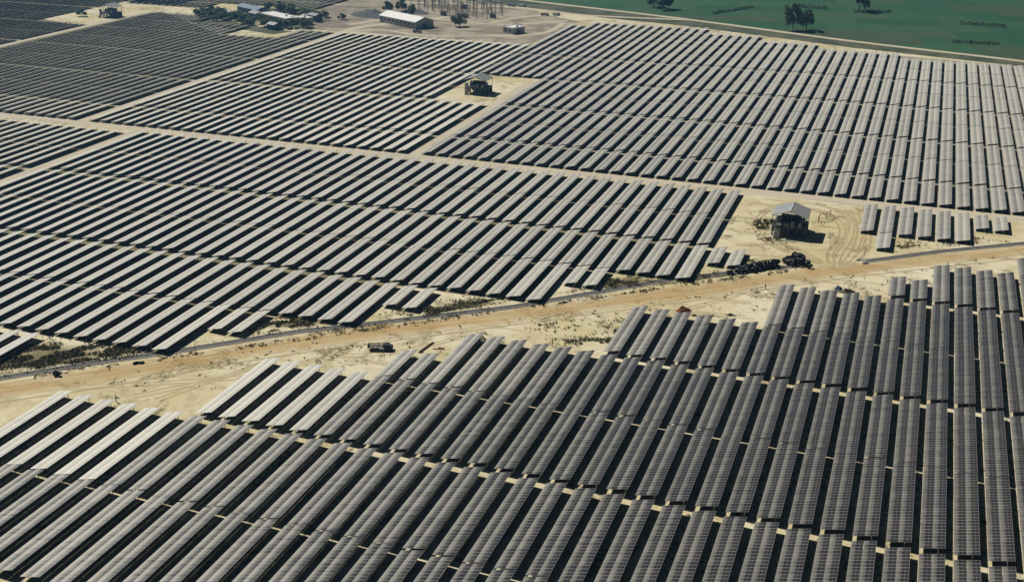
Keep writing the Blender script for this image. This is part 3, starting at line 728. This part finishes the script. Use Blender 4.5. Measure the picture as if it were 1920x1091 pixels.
hedge('dark hedge with a pale bank far out in the field', (-15.7, 148.8), (-11.9, 148.4), 2.4, 1)
hedge('dark hedge running right from the big field tree', (-8.6, 147.0), (-4.5, 148.6), 1.8, 2)
hedge('straight dark hedge in the right part of the green field', (3.2, 142.5), (8.1, 142.1), 2.0, 3)
hedge('low hedge nearest the pale field road on the right', (2.4, 129.75), (6.9, 130.15), 1.6, 4)
hedge('thin low hedge along the left field boundary', (-24.0, 139.6), (-20.5, 146.5), 1.4, 5)
# scrub on the bare edges: nobody could count it
sm = MB(); r = random.Random(5)
def scrub(cx, cy, rx, ry, rz, n, tall=.5):
    k = 0; guard = 0
    while k < n and guard < n * 30:
        guard += 1
        x, y = r.gauss(0, .5), r.gauss(0, .5)
        if noise.noise(Vector((cx * 3 + x * 2.1, cy * 3 + y * 2.1, 3))) < .0: continue
        X = cx * P + (x * rx * math.cos(rz) - y * ry * math.sin(rz)) * P; Y = cy * P + (x * rx * math.sin(rz) + y * ry * math.cos(rz)) * P
        s = r.uniform(.08, .3); k += 1
        for _ in range(3): leaf_quad(sm, Vector((X + r.gauss(0, .18), Y + r.gauss(0, .18), tall * r.uniform(.1, .8))), s, r)
RZ = math.atan2(4, 5)
for a in [(-33.2, 35.6, 2.4, 1.2, RZ, 2600), (-31.6, 36.3, 2.2, .8, RZ, 1800), (-30.2, 37.1, 1.2, .5, RZ, 400), (-25.6, 41.9, 1.4, .7, RZ, 700), (-24.2, 42.7, .9, .5, RZ, 300),
          (-19.8, 46.0, 1.8, .9, RZ, 900), (-18.2, 47.4, 1.6, .5, RZ, 400), (-12.7, 52.2, 1.8, .8, RZ, 800), (-9.6, 54.2, 1.5, .7, RZ, 500), (-7.6, 57.1, .9, .7, 0, 450), (-7.4, 63.6, .4, 1.0, 0, 500),
          (-6.5, 61.2, .6, .4, 0, 150), (-12.2, 45.0, 1.6, .5, .4, 350), (-11.2, 46.6, .7, 1.2, 0, 200), (-16.6, 43.3, .6, .8, .5, 130), (0.4, 62.9, 1.3, .5, RZ, 160), (3.4, 64.6, 1.6, .5, RZ, 200), (-14.0, 46.2, 1.6, .7, RZ, 120), (-22.5, 42.6, 1.6, .4, RZ, 120)]: scrub(*a)
for k in range(420):                                     # weeds hugging the near bank of the channel
    u = r.uniform(-33, -5); v = 33.25 + (u + 33.4) * (57.5 - 33.25) / 28.8 + r.gauss(-.05, .12)
    if noise.noise(Vector((u * .8, 2, 5))) > -.05: scrub(u + .35, v, .12, .12, 0, 3, .4)
for k in range(260):
    u = r.uniform(-29, 5); v = 41.9 + (u + 22.3) * .79 - r.uniform(.6, 4.5)
    scrub(u, v, .15, .15, 0, 2, .35)
tag(sm.build('scrub', M['scrub']), 'dry olive scrub and weeds scattered along the bare road edges', 'scrub', None, 'stuff')
# weeds between the near rows, on the strips of open sand
wm = MB(); sm2 = sm; sm = wm
for q in single:
    tn, i, ur, v0, v1, tl = q[2]
    if tn[0] not in 'AB' or ur < -6: continue
    for k in range(26): scrub(ur + .17 + r.gauss(0, .05), r.uniform(v0, v1), .05, .2, 0, 1, .3)
tag(wm.build('weeds', M['scrub']), 'sparse weeds growing on the sand strips between near tables', 'weeds', None, 'stuff')

# ------------------------------------------------------------------ truck
t = thing('flatbed_truck', w(-20.25, 41.08), 'dark flatbed truck parked alone on the sand beside the orange road', 'truck', rz=math.atan2(.31, .97)); t.scale = (.88, .8, .82)
b = MB(); b.box((0, 0, .75), (7.2, .9, .28)); b.build('chassis', M['black'], t)
b = MB(); b.box((-1.3, 0, 1.0), (4.6, 2.3, .16)); bed = b.build('bed', M['pale_concrete'], t)
b = MB()
for y in (-1.12, 1.12):
    for z in (1.3, 1.72): b.box((-1.3, y, z), (4.6, .12, .16))
    for x in (-3.5, -2.0, -.6, .9): b.box((x, y * 1.09, 1.4), (.14, .1, .8))
b.build('side_rail', M['black'], bed)
b = MB(); b.box((.98, 0, 1.6), (.14, 2.3, 1.2)); b.box((-3.56, 0, 1.42), (.12, 2.3, .75)); b.build('headboard', M['black'], bed)
b = MB()
pr = [(1.25, .6), (1.25, 2.1), (2.5, 2.15), (2.95, 1.5), (3.6, 1.35), (3.65, .6)]
for s in (-1.05, 1.05): b.quad([(x, s, z) for x, z in (pr if s > 0 else pr[::-1])])
for i in range(len(pr)):
    j = (i + 1) % len(pr); b.quad([(pr[i][0], -1.05, pr[i][1]), (pr[i][0], 1.05, pr[i][1]), (pr[j][0], 1.05, pr[j][1]), (pr[j][0], -1.05, pr[j][1])])
cab = b.build('cab', M['black'], t)
b = MB(); b.quad([(2.56, -.9, 2.1), (2.97, -.9, 1.55), (2.97, .9, 1.55), (2.56, .9, 2.1)][::-1]); b.build('windscreen', M['grey'], cab)
for x in (-2.4, -1.2, 2.6):
    for y in (-1.0, 1.0):
        b = MB(); b.torus((x, y, .48), .34, .15, (0, 1, 0), 16, 8); wv = b.build('wheel', M['black'], t)
        b = MB(); b.tube([(x, y - .1, .48), (x, y + .1, .48)], .22, 10); b.build('rim', M['grey'], wv)
for y in (-.8, .8):
    b = MB(); b.box((3.67, y, 1.0), (.06, .3, .2)); b.build('headlight', M['offwhite'], t)

# ------------------------------------------------------------------ people (one continuous skinned body each)
def person(label, loc, rz, shirt, trousers, seed):
    V = {'pel': (0, 0, .95), 'wai': (0, .01, 1.1), 'che': (0, .0, 1.32), 'nck': (0, .01, 1.50), 'hd0': (0, .02, 1.60), 'hd1': (0, .03, 1.72),
         'hl': (-.1, 0, .90), 'kl': (-.12, .03, .5), 'al': (-.12, -.02, .08), 'tl': (-.13, .14, .03), 'hr': (.1, 0, .90), 'kr': (.13, .06, .5), 'ar': (.14, -.05, .08), 'tr': (.16, .1, .03),
         'sl': (-.19, 0, 1.43), 'el': (-.25, -.02, 1.14), 'wl': (-.24, .08, .9), 'pl': (-.235, .11, .81), 'sr': (.19, 0, 1.43), 'er': (.27, -.03, 1.15), 'wr': (.22, .12, .95), 'pr': (.2, .16, .87)}
    Rr = {'pel': .15, 'wai': .135, 'che': .16, 'nck': .055, 'hd0': .095, 'hd1': .09, 'hl': .095, 'kl': .06, 'al': .045, 'tl': .035, 'hr': .095, 'kr': .06, 'ar': .045, 'tr': .035, 'sl': .07, 'el': .045, 'wl': .032, 'pl': .036, 'sr': .07, 'er': .045, 'wr': .032, 'pr': .036}
    E = ['pel wai', 'wai che', 'che nck', 'nck hd0', 'hd0 hd1', 'pel hl', 'hl kl', 'kl al', 'al tl', 'pel hr', 'hr kr', 'kr ar', 'ar tr', 'che sl', 'sl el', 'el wl', 'wl pl', 'che sr', 'sr er', 'er wr', 'wr pr']
    for s, pn, wn in ((-1, 'pl', 'wl'), (1, 'pr', 'wr')):
        p0 = Vector(V[pn]); d = (p0 - Vector(V[wn])).normalized()
        for f in range(4):
            nm = 'f%d%d' % (s, f); off = Vector((.0, (f - 1.5) * .019, 0)); V[nm] = tuple(p0 + d * (.06 + .02 * (1.5 - abs(f - 1.3))) + off); Rr[nm] = .0095; E.append(pn + ' ' + nm)
            nm2 = nm + 'b'; V[nm2] = tuple(Vector(V[nm]) + d * .032 + Vector((-s * .012, .004, 0))); Rr[nm2] = .0085; E.append(nm + ' ' + nm2)
        nm = 't%d' % s; V[nm] = tuple(p0 + d * .02 + Vector((-s * .02, .045, 0))); Rr[nm] = .011; E.append(pn + ' ' + nm)
    keys = list(V); me = bpy.data.meshes.new('person'); me.from_pydata([V[k] for k in keys], [tuple(keys.index(x) for x in e.split()) for e in E], [])
    o = bpy.data.objects.new('person', me); col.objects.link(o); o.location = loc; o.rotation_euler.z = rz
    md = o.modifiers.new('skin', 'SKIN'); sv = me.skin_vertices[0].data
    for i, k in enumerate(keys): sv[i].radius = (Rr[k], Rr[k]); sv[i].use_root = (k == 'pel')
    o.modifiers.new('sub', 'SUBSURF').levels = 1; o.modifiers['sub'].render_levels = 2
    me.materials.append(M['skin']); tag(o, label, 'person', 'people standing about the bare ground')
    b = MB(); b.tube([(0, .01, 1.0), (0, .01, 1.18), (0, .0, 1.36), (0, .01, 1.48), (0, .01, 1.53)], [.175, .165, .2, .13, .075], 12)
    for sx in (-1, 1): b.tube([(sx * .15, 0, 1.44), (sx * .21, -.01, 1.3), (sx * .255, -.02, 1.16)], [.1, .085, .07], 10)
    b.build('shirt', M[shirt], o)
    b = MB(); b.tube([(0, 0, .86), (0, 0, 1.06)], [.175, .172], 12)
    for h, k, a in (('hl', 'kl', 'al'), ('hr', 'kr', 'ar')): b.tube([V[h], V[k], V[a]], [.115, .08, .065], 10)
    b.build('trousers', M[trousers], o)
    b = MB(); b.tube([(0, .005, 1.66), (0, .005, 1.76), (0, .01, 1.83)], [.112, .115, .05], 10); b.build('hair', M['black'], o)
    b = MB(); b.box((0, .135, 1.665), (.028, .04, .045)); b.box((-.036, .118, 1.69), (.022, .012, .012)); b.box((.036, .118, 1.69), (.022, .012, .012)); b.box((0, .115, 1.61), (.05, .012, .012)); b.build('face', M['cloth_dark'], o)
    return o
person('person in beige clothes standing at the end of a cream table, lower left', w(-27.75, 33.2), R(150), 'cloth_beige', 'cloth_dark', 1)
person('person in dark clothes standing near the orange road above the stepped tables', w(-5.82, 53.8), R(80), 'cloth_dark', 'cloth_dark', 2)
person('person in dark clothes standing at the far end of the middle stepped tables', w(-13.5, 43.95), R(-60), 'cloth_dark', 'cloth_beige', 3)

# ------------------------------------------------------------------ black pipe coils in two heaps beside the channel
def coil(loc, ax, label, s=1.2):
    t = thing('pipe_coil', loc, label, 'pipe coil', 'black pipe coils heaped beside the channel')
    b = MB()
    ax = Vector(ax).normalized()
    for k in (-1.5, -.5, .5, 1.5):
        for q in (0, 1): b.torus(ax * (k * .15 * s), (.52 + .14 * q) * s, .078 * s, ax, 14, 5)
    b.build('pipe_turns', M['black'], t)
    b = MB(); a = ax.orthogonal().normalized(); c = ax.cross(a)
    for k in range(2):
        b = MB(); e = a * math.cos(k * 2.4) + c * math.sin(k * 2.4); b.tube([e * .42 * s + ax * -.32 * s, e * .80 * s + ax * -.32 * s, e * .80 * s + ax * .32 * s, e * .42 * s + ax * .32 * s], .02, 4); b.build('strap', M['grey'], t)
    return t
r = random.Random(11); proto_c = []
def coil_at(u, v, z, label):
    k = r.randrange(4)
    for kk in range(4):
        if len(proto_c) <= k:
            ax = [(0, 0, 1), (1, .3, .15), (.3, 1, .1), (.2, .1, 1)][len(proto_c)]; c = coil(w(u, v, z), ax, label); proto_c.append(c); return
    copy_tree(proto_c[k], w(u, v, z), r.uniform(0, 6.28), label)
LBL = 'black pipe coil in the long low heap along the channel, left of the crossing'; LBR = 'black pipe coil in the rounded heap nearest the track crossing'
for k in range(15):
    f = k / 14; coil_at(-7.75 + 2.0 * f + r.gauss(0, .05), 55.15 + 1.75 * f + r.gauss(0, .06), .75, LBL)
    if f > .2: coil_at(-7.75 + 2.0 * f + r.gauss(0, .05), 55.45 + 1.85 * f + r.gauss(0, .06), .75, LBL)
    if f > .3: coil_at(-7.72 + 1.95 * f + r.gauss(0, .05), 55.35 + 1.8 * f, 1.75, LBL)
for k in range(34):
    a = r.uniform(0, 6.28); d = r.random() ** .5; x, y = d * math.cos(a), d * math.sin(a)
    coil_at(-4.82 + .62 * x, 58.0 + .62 * y, .75 + (1.0 if d < .6 else 0) + (.9 if d < .32 else 0), LBR)
coil_at(-4.25, 58.05, .65, 'black pipe coil lying apart just right of the rounded heap'); coil_at(-4.12, 57.45, .65, 'single black pipe coil on the end of the grey channel')
# ------------------------------------------------------------------ poles, debris, heaps
def pole(u, v, h, label, arm=True):
    t = thing('lamp_pole', w(u, v), label, 'pole', 'thin poles along the grey channel')
    b = MB(); b.tube([(0, 0, 0), (0, 0, h)], [.07, .05], 6); b.build('shaft', M['grey'], t)
    b = MB(); b.tube([(0, 0, h - .05), (.5, 0, h + .1)], .035, 5); b.box((.6, 0, h + .1), (.35, .16, .08)); b.build('lamp_head', M['dark'], t)
    b = MB(); b.box((0, 0, .12), (.35, .35, .24)); b.build('base_block', M['pale_concrete'], t)
for u, v, h, lb in ((-31.8, 35.05, 3.6, 'thin pole in the scrub at the far left of the channel'), (-29.13, 37.45, 3.2, 'thin pole beside the last dark table shadow on the left'), (-27.43, 38.1, 3.2, 'thin pole on the channel edge where pale sand widens'),
                    (-25.76, 40.4, 3.0, 'thin pole on pale sand below the left scrub mound'), (-19.9, 44.9, 3.2, 'thin pole left of the middle scrub patch'), (-17.94, 46.95, 3.2, 'thin pole right of the middle scrub patch'),
                    (-1.63, 60.5, 3.4, 'dark pole at the start of the right channel'), (.26, 62.7, 2.6, 'thin pole under the lowest hanging small table')): pole(u, v, h, lb)
def mound(name, loc, rx, ry, h, label, cat, mat, seed, rz=0, lump=.35):
    b = MB(); n, m_ = 26, 9
    def pt(i, j):
        a = 2 * math.pi * i / n; f = j / m_; x, y = math.cos(a) * f, math.sin(a) * f; k = noise.noise(Vector((x * 2.5 + seed, y * 2.5, seed)))
        e = 1 + .25 * noise.noise(Vector((math.cos(a) * 1.3, math.sin(a) * 1.3, seed * 2.)))
        return (x * rx * e, y * ry * e, max(-.05, h * (1 - f ** 1.6) * (1 + lump * 2 * k) + h * .25 * noise.noise(Vector((x * 7, y * 7, seed))) * (1 - f)) if j < m_ else -.05)
    for j in range(m_):
        for i in range(n):
            if j == 0: b.quad([pt(0, 0), pt(i, 1), pt(i + 1, 1)])
            else: b.quad([pt(i, j), pt(i, j + 1), pt(i + 1, j + 1), pt(i + 1, j)], smooth=True)
    o = b.build(name, M[mat], None, loc); o.rotation_euler.z = rz; return tag(o, label, cat)
mound('soil_heap', w(-9.0, 49.75), 2.3, 1.2, 1.1, 'reddish brown soil heap behind the stepped tables by the orange road', 'soil heap', 'redsoil', 2, .5)
mound('debris_heap', w(-2.05, 54.75), 3.2, 1.1, .9, 'dark debris heap behind table ends near the orange road', 'debris heap', 'debris', 5, .1, .6)
t = mound('tarpaulin', w(-2.5, 55.0, .3), 1.2, .9, .7, 'crumpled blue grey tarpaulin on the left end of the debris heap', 'tarpaulin', 'tarp', 8, .3, .5)
mound('soil_heap', w(-8.4, 49.35), 1.0, .5, .45, 'small dark heap at the end of a stepped table', 'soil heap', 'debris', 9, .2)
mound('soil_heap', w(-6.85, 50.0), 1.6, .5, .4, 'pair of low dark spoil lumps behind the right stepped tables', 'soil heap', 'debris', 12, .1, .7)
mound('stockpile', w(-60.6, 123.9), 19, 11, 3.8, 'big dark grey stockpile left of the long warehouse', 'stockpile', 'heap', 4, -.45, .2)
mound('stockpile', w(-56.6, 127.5), 12, 6, 2.6, 'smaller dark stockpile behind the warehouse, right of the big one', 'stockpile', 'heap', 7, -.3, .3)
mound('spoil_ridge', w(-64.2, 119.0), 9, 3, 1.5, 'low dark ridge of spoil between village and yard', 'spoil heap', 'debris', 14, -.5, .3)
# poles stacked near the truck
t = thing('timber_stack', w(-18.5, 41.9), 'long dark timber poles lying at a slant behind the table ends', 'timber poles', rz=math.atan2(1.35, .18))
for k in range(5):
    b = MB(); b.tube([(-3.6 + .4 * (k % 3), (k - 2) * .17, .12 + .14 * (k % 2)), (3.8 - .5 * (k % 2), (k - 2) * .14, .14 + .14 * (k % 2))], .09, 6); b.build('pole', M['bark'], t)
t = thing('timber_stack', w(-18.0, 41.9), 'short brown planks scattered right of the slanting poles', 'planks')
for k in range(5):
    b = MB(); b.box((r.uniform(-1.2, 1.2), r.uniform(-1.5, 1.5), .1), (1.6, .25, .12), rz=r.uniform(-.2, .3)); b.build('plank', M['rust'], t)
# brown timber frame standing beside the shed
t = thing('timber_gantry', w(-4.45, 64.9), 'brown timber frame and posts right beside the open inverter shed', 'gantry')
b = MB()
for x, y in ((0, 0), (0, 3), (2.2, 4.5), (3.2, 9)): b.tube([(x, y, 0), (x, y, 2.4)], .1, 6)
b.build('post', M['rust'], t)
b = MB(); b.tube([(0, 0, 2.4), (0, 3, 2.4), (2.2, 4.5, 2.45), (3.2, 9, 2.4)], .1, 6); b.tube([(0, 0, 1.2), (0, 3, 1.2)], .08, 6); b.build('beam', M['rust'], t)
# white pipes in front of the shed
t = thing('pipe_bundle', w(-5.75, 61.25), 'pale pipes lying on the sand in front of the open shed', 'pipes', rz=R(-12))
for k in range(4):
    b = MB(); b.tube([(-2.2 + .3 * k, k * .25, .12), (2.6 + .2 * k, k * .28, .12)], .11, 7); b.build('pipe', M['offwhite'], t)
# ------------------------------------------------------------------ switchyard behind the warehouse
def gantry(u, v, L, h, rz, label):
    t = thing('gantry', w(u, v), label, 'gantry', 'steel gantries of the far switchyard', rz)
    for s in (-1, 1):
        b = MB(); x = s * L / 2
        for dx, dy in ((-.4, -.4), (.4, -.4), (.4, .4), (-.4, .4)): b.tube([(x + dx, dy, 0), (x + dx * .4, dy * .4, h)], .09, 4)
        for k in range(6):
            z = h * k / 6; q = 1 - .6 * k / 6; b.tube([(x - .4 * q, -.4 * q, z), (x + .4 * q, -.4 * q, z + h / 6)], .05, 4); b.tube([(x - .4 * q, .4 * q, z), (x + .4 * q, .4 * q, z + h / 6)], .05, 4)
        b.build('lattice_post', M['grey'], t)
    b = MB()
    for dy, dz in ((-.25, 0), (.25, 0), (0, .45)): b.tube([(-L / 2, dy, h - .5 + dz), (L / 2, dy, h - .5 + dz)], .08, 4)
    bm = b.build('beam', M['grey'], t)
    for k in (-1, 0, 1):
        b = MB(); b.tube([(k * L * .3, 0, h - .5), (k * L * .3, 0, h - 2.0)], .14, 6); b.build('insulator', M['dark'], bm)
    return t
def transformer(u, v, rz, label):
    t = thing('transformer', w(u, v), label, 'transformer', 'transformers of the far switchyard', rz)
    b = MB(); b.box((0, 0, 1.6), (3.2, 2.0, 2.6)); b.build('tank', M['grey'], t)
    b = MB()
    for k in range(8): b.box((-1.4 + .4 * k, 1.35, 1.5), (.12, .65, 2.0)); b.box((-1.4 + .4 * k, -1.35, 1.5), (.12, .65, 2.0))
    b.build('radiator', M['grey'], t)
    for k in (-1, 0, 1):
        b = MB(); b.tube([(k, 0, 2.9), (k, 0, 3.6), (k, 0, 4.3)], [.16, .12, .05], 7); b.build('bushing', M['dark'], t)
    b = MB(); b.box((0, 0, .15), (4, 3, .3)); b.build('plinth', M['pale_concrete'], t)
    return t
g0 = None
for k, (u, v) in enumerate([(-54.6, 129.2), (-52.4, 128.6), (-50.2, 127.9), (-54.0, 131.6), (-51.8, 131.0), (-49.4, 130.3), (-47.2, 129.3), (-53.4, 134.2), (-51.0, 133.4), (-48.6, 132.6), (-56.6, 131.8), (-56.0, 134.6)]):
    lb = 'hazy steel gantry in the %s line of the far switchyard, %s' % (('front', 'front', 'front', 'middle', 'middle', 'middle', 'front', 'back', 'back', 'back', 'middle', 'back')[k], ('leftmost', 'second from left', 'third from left', 'second from left', 'third from left', 'rightmost', 'rightmost', 'second from left', 'third from left', 'rightmost', 'leftmost', 'leftmost')[k])
    if g0 is None: g0 = gantry(u, v, 9, 9, R(-18), lb)
    else: copy_tree(g0, w(u, v), R(-18 + rng.uniform(-3, 3)), lb, (1, 1, rng.uniform(.8, 1.25)))
p0 = None
for k in range(44):
    u, v = -57.4 + (k % 11) * 1.02 + rng.uniform(-.2, .2), 128.4 + (k // 11) * 1.9 + rng.uniform(-.3, .3) - (k % 11) * .28
    if p0 is None:
        p0 = thing('switch_pole', w(u, v), 'slender switchyard pole with crossarm among the far steel gantries', 'pole', 'slender poles of the far switchyard')
        b = MB(); b.tube([(0, 0, 0), (0, 0, 8)], [.22, .14], 5); b.build('shaft', M['grey'], p0)
        b = MB(); b.box((0, 0, 7.2), (2.4, .18, .2)); b.box((0, 0, 5.6), (1.6, .18, .2)); cr = b.build('crossarm', M['grey'], p0)
        b = MB()
        for x in (-1, 0, 1): b.tube([(x, 0, 7.3), (x, 0, 8.2)], .12, 5)
        b.build('insulator', M['dark'], cr)
    else: copy_tree(p0, w(u, v), rng.uniform(-.5, .1), None, (1, 1, rng.uniform(.6, 1.25)))
t0 = None
for u, v, lb in ((-52.9, 127.0, 'grey transformer in front of the switchyard, left of the lone tree'), (-50.0, 126.3, 'grey transformer in front of the switchyard, behind the lone tree'), (-47.0, 127.4, 'grey transformer in front of the switchyard, right of the lone tree'), (-52.6, 132.6, 'grey transformer deep inside the far switchyard')):
    if t0 is None: t0 = transformer(u, v, R(-18), lb)
    else: copy_tree(t0, w(u, v), R(-18), lb)
# parked vehicles and crates in the far yard
def small_truck(u, v, rz, label, mat):
    t = thing('parked_truck', w(u, v), label, 'truck', None, rz)
    b = MB(); b.box((-.9, 0, 1.2), (3.6, 1.9, 1.1)); b.build('cargo_box', M[mat], t)
    b = MB(); b.box((1.75, 0, 1.1), (1.4, 1.8, 1.5)); b.box((2.6, 0, .85), (.4, 1.7, .9)); cb = b.build('cab', M['grey'], t)
    b = MB(); b.box((2.47, 0, 1.5), (.05, 1.5, .5)); b.build('windscreen', M['dark'], cb)
    for x in (-1.8, 1.8):
        for y in (-.9, .9):
            b = MB(); b.torus((x, y, .4), .28, .12, (0, 1, 0), 12, 6); b.build('wheel', M['black'], t)
small_truck(-41.95, 131.0, R(20), 'small dark truck parked on the pale ground near the field road', 'dark')
small_truck(-40.7, 131.5, R(60), 'second small vehicle just right of the dark truck', 'grey')
small_truck(-50.9, 114.9, R(10), 'dark little truck standing in front of the long warehouse, right side', 'dark')
small_truck(-47.9, 136.4, R(-10), 'blue loaded truck at the very top edge of the yard', 'blue')
small_truck(-46.6, 136.6, R(-10), 'white truck next to the blue one at the top edge', 'offwhite')
# olive plot before the village
poly('grass_plot', [(-77.5, 112.3), (-70, 109.9), (-64.5, 108.7), (-63.4, 110.7), (-68, 112.2), (-73, 114.2), (-77.5, 115)], .014, M['verge'], 6, 6, 3)
poly('grass_plot', [(-79.5, 116.4), (-72, 115.4), (-66, 113.2), (-62.6, 113.2), (-62.8, 115), (-70, 119), (-79, 119.5)], .012, M['verge'], 8, 6, 3)
# thin weeds on the soil beside the stepped tables
poly('weed_patch', [(-36, 33.2), (-34.4, 36.9), (-31.0, 37.3), (-28.8, 38.4), (-29.4, 37.4), (-33.4, 33.9)], .008, M['weedy'], 9, 2, 1.2)
poly('weed_patch', [(-26.4, 41.3), (-24.6, 43.1), (-23.7, 42.9), (-25.2, 41.6)], .008, M['weedy'], 10, 2, 1.0)
poly('weed_patch', [(-20.7, 45.6), (-18.6, 47.9), (-16.8, 48.0), (-19.4, 45.6)], .008, M['weedy'], 11, 2, 1.0)
poly('weed_patch', [(-13.4, 51.6), (-12.3, 53.4), (-10.8, 53.2), (-12.4, 51.4)], .008, M['weedy'], 12, 2, 1.0)
poly('weed_patch', [(-7.75, 62.6), (-7.4, 65.0), (-6.85, 65.2), (-6.85, 62.4)], .008, M['weedy'], 13, 2, .8)

#RESTEND
# ------------------------------------------------------------------ air
h = MB(); h.box((-750, 1000, 63.0), (5100, 4600, 128.5))
hz = h.build('haze', None); hz.data.materials.clear()
hm = bpy.data.materials.new('haze_air'); hm.use_nodes = True; hm.node_tree.nodes.clear()
ho = hm.node_tree.nodes.new('ShaderNodeOutputMaterial'); hv = hm.node_tree.nodes.new('ShaderNodeVolumePrincipled')
hv.inputs['Color'].default_value = (.24, .6, 1, 1); hv.inputs['Density'].default_value = .00022; hv.inputs['Anisotropy'].default_value = .65
hm.node_tree.links.new(hv.outputs[0], ho.inputs['Volume']); hz.data.materials.append(hm); hz['kind'] = 'stuff'; hz.display_type = 'WIRE'

# ------------------------------------------------------------------ light, camera
sc.cycles.max_bounces = 4; sc.cycles.diffuse_bounces = 2
LD = Vector((.81, -.36, -1.0))
wd = bpy.data.worlds.new('World'); sc.world = wd; wd.use_nodes = True; nt = wd.node_tree
sk = nt.nodes.new('ShaderNodeTexSky'); sk.sky_type = 'NISHITA'; sk.sun_disc = False
sk.sun_elevation = math.atan2(1.0, math.hypot(LD.x, LD.y)); sk.sun_rotation = math.atan2(-LD.x, -LD.y)
sk.air_density = .12; sk.dust_density = .25
bg = nt.nodes['Background']; nt.links.new(sk.outputs[0], bg.inputs[0]); bg.inputs[1].default_value = .05
sl = bpy.data.lights.new('sun', 'SUN'); sl.energy = 5.0; sl.angle = R(.5); sl.color = (1, .95, .86)
so = bpy.data.objects.new('sun', sl); col.objects.link(so); so.rotation_euler = LD.to_track_quat('-Z', 'Y').to_euler()
cd = bpy.data.cameras.new('camera'); cd.sensor_width = 36; cd.lens = LENS_F / 1920 * 36; cd.clip_start = 1; cd.clip_end = 9000
co_ = bpy.data.objects.new('camera', cd); col.objects.link(co_)
mm = Matrix((rg2, up2, -fwd)).transposed().to_4x4(); mm.translation = (0, 0, CAMH); co_.matrix_world = mm
sc.camera = co_
sc.view_settings.view_transform = 'Standard'; sc.view_settings.look = 'None'; sc.view_settings.exposure = 0; sc.view_settings.gamma = 1
sc.render.resolution_x, sc.render.resolution_y = 1024, 581
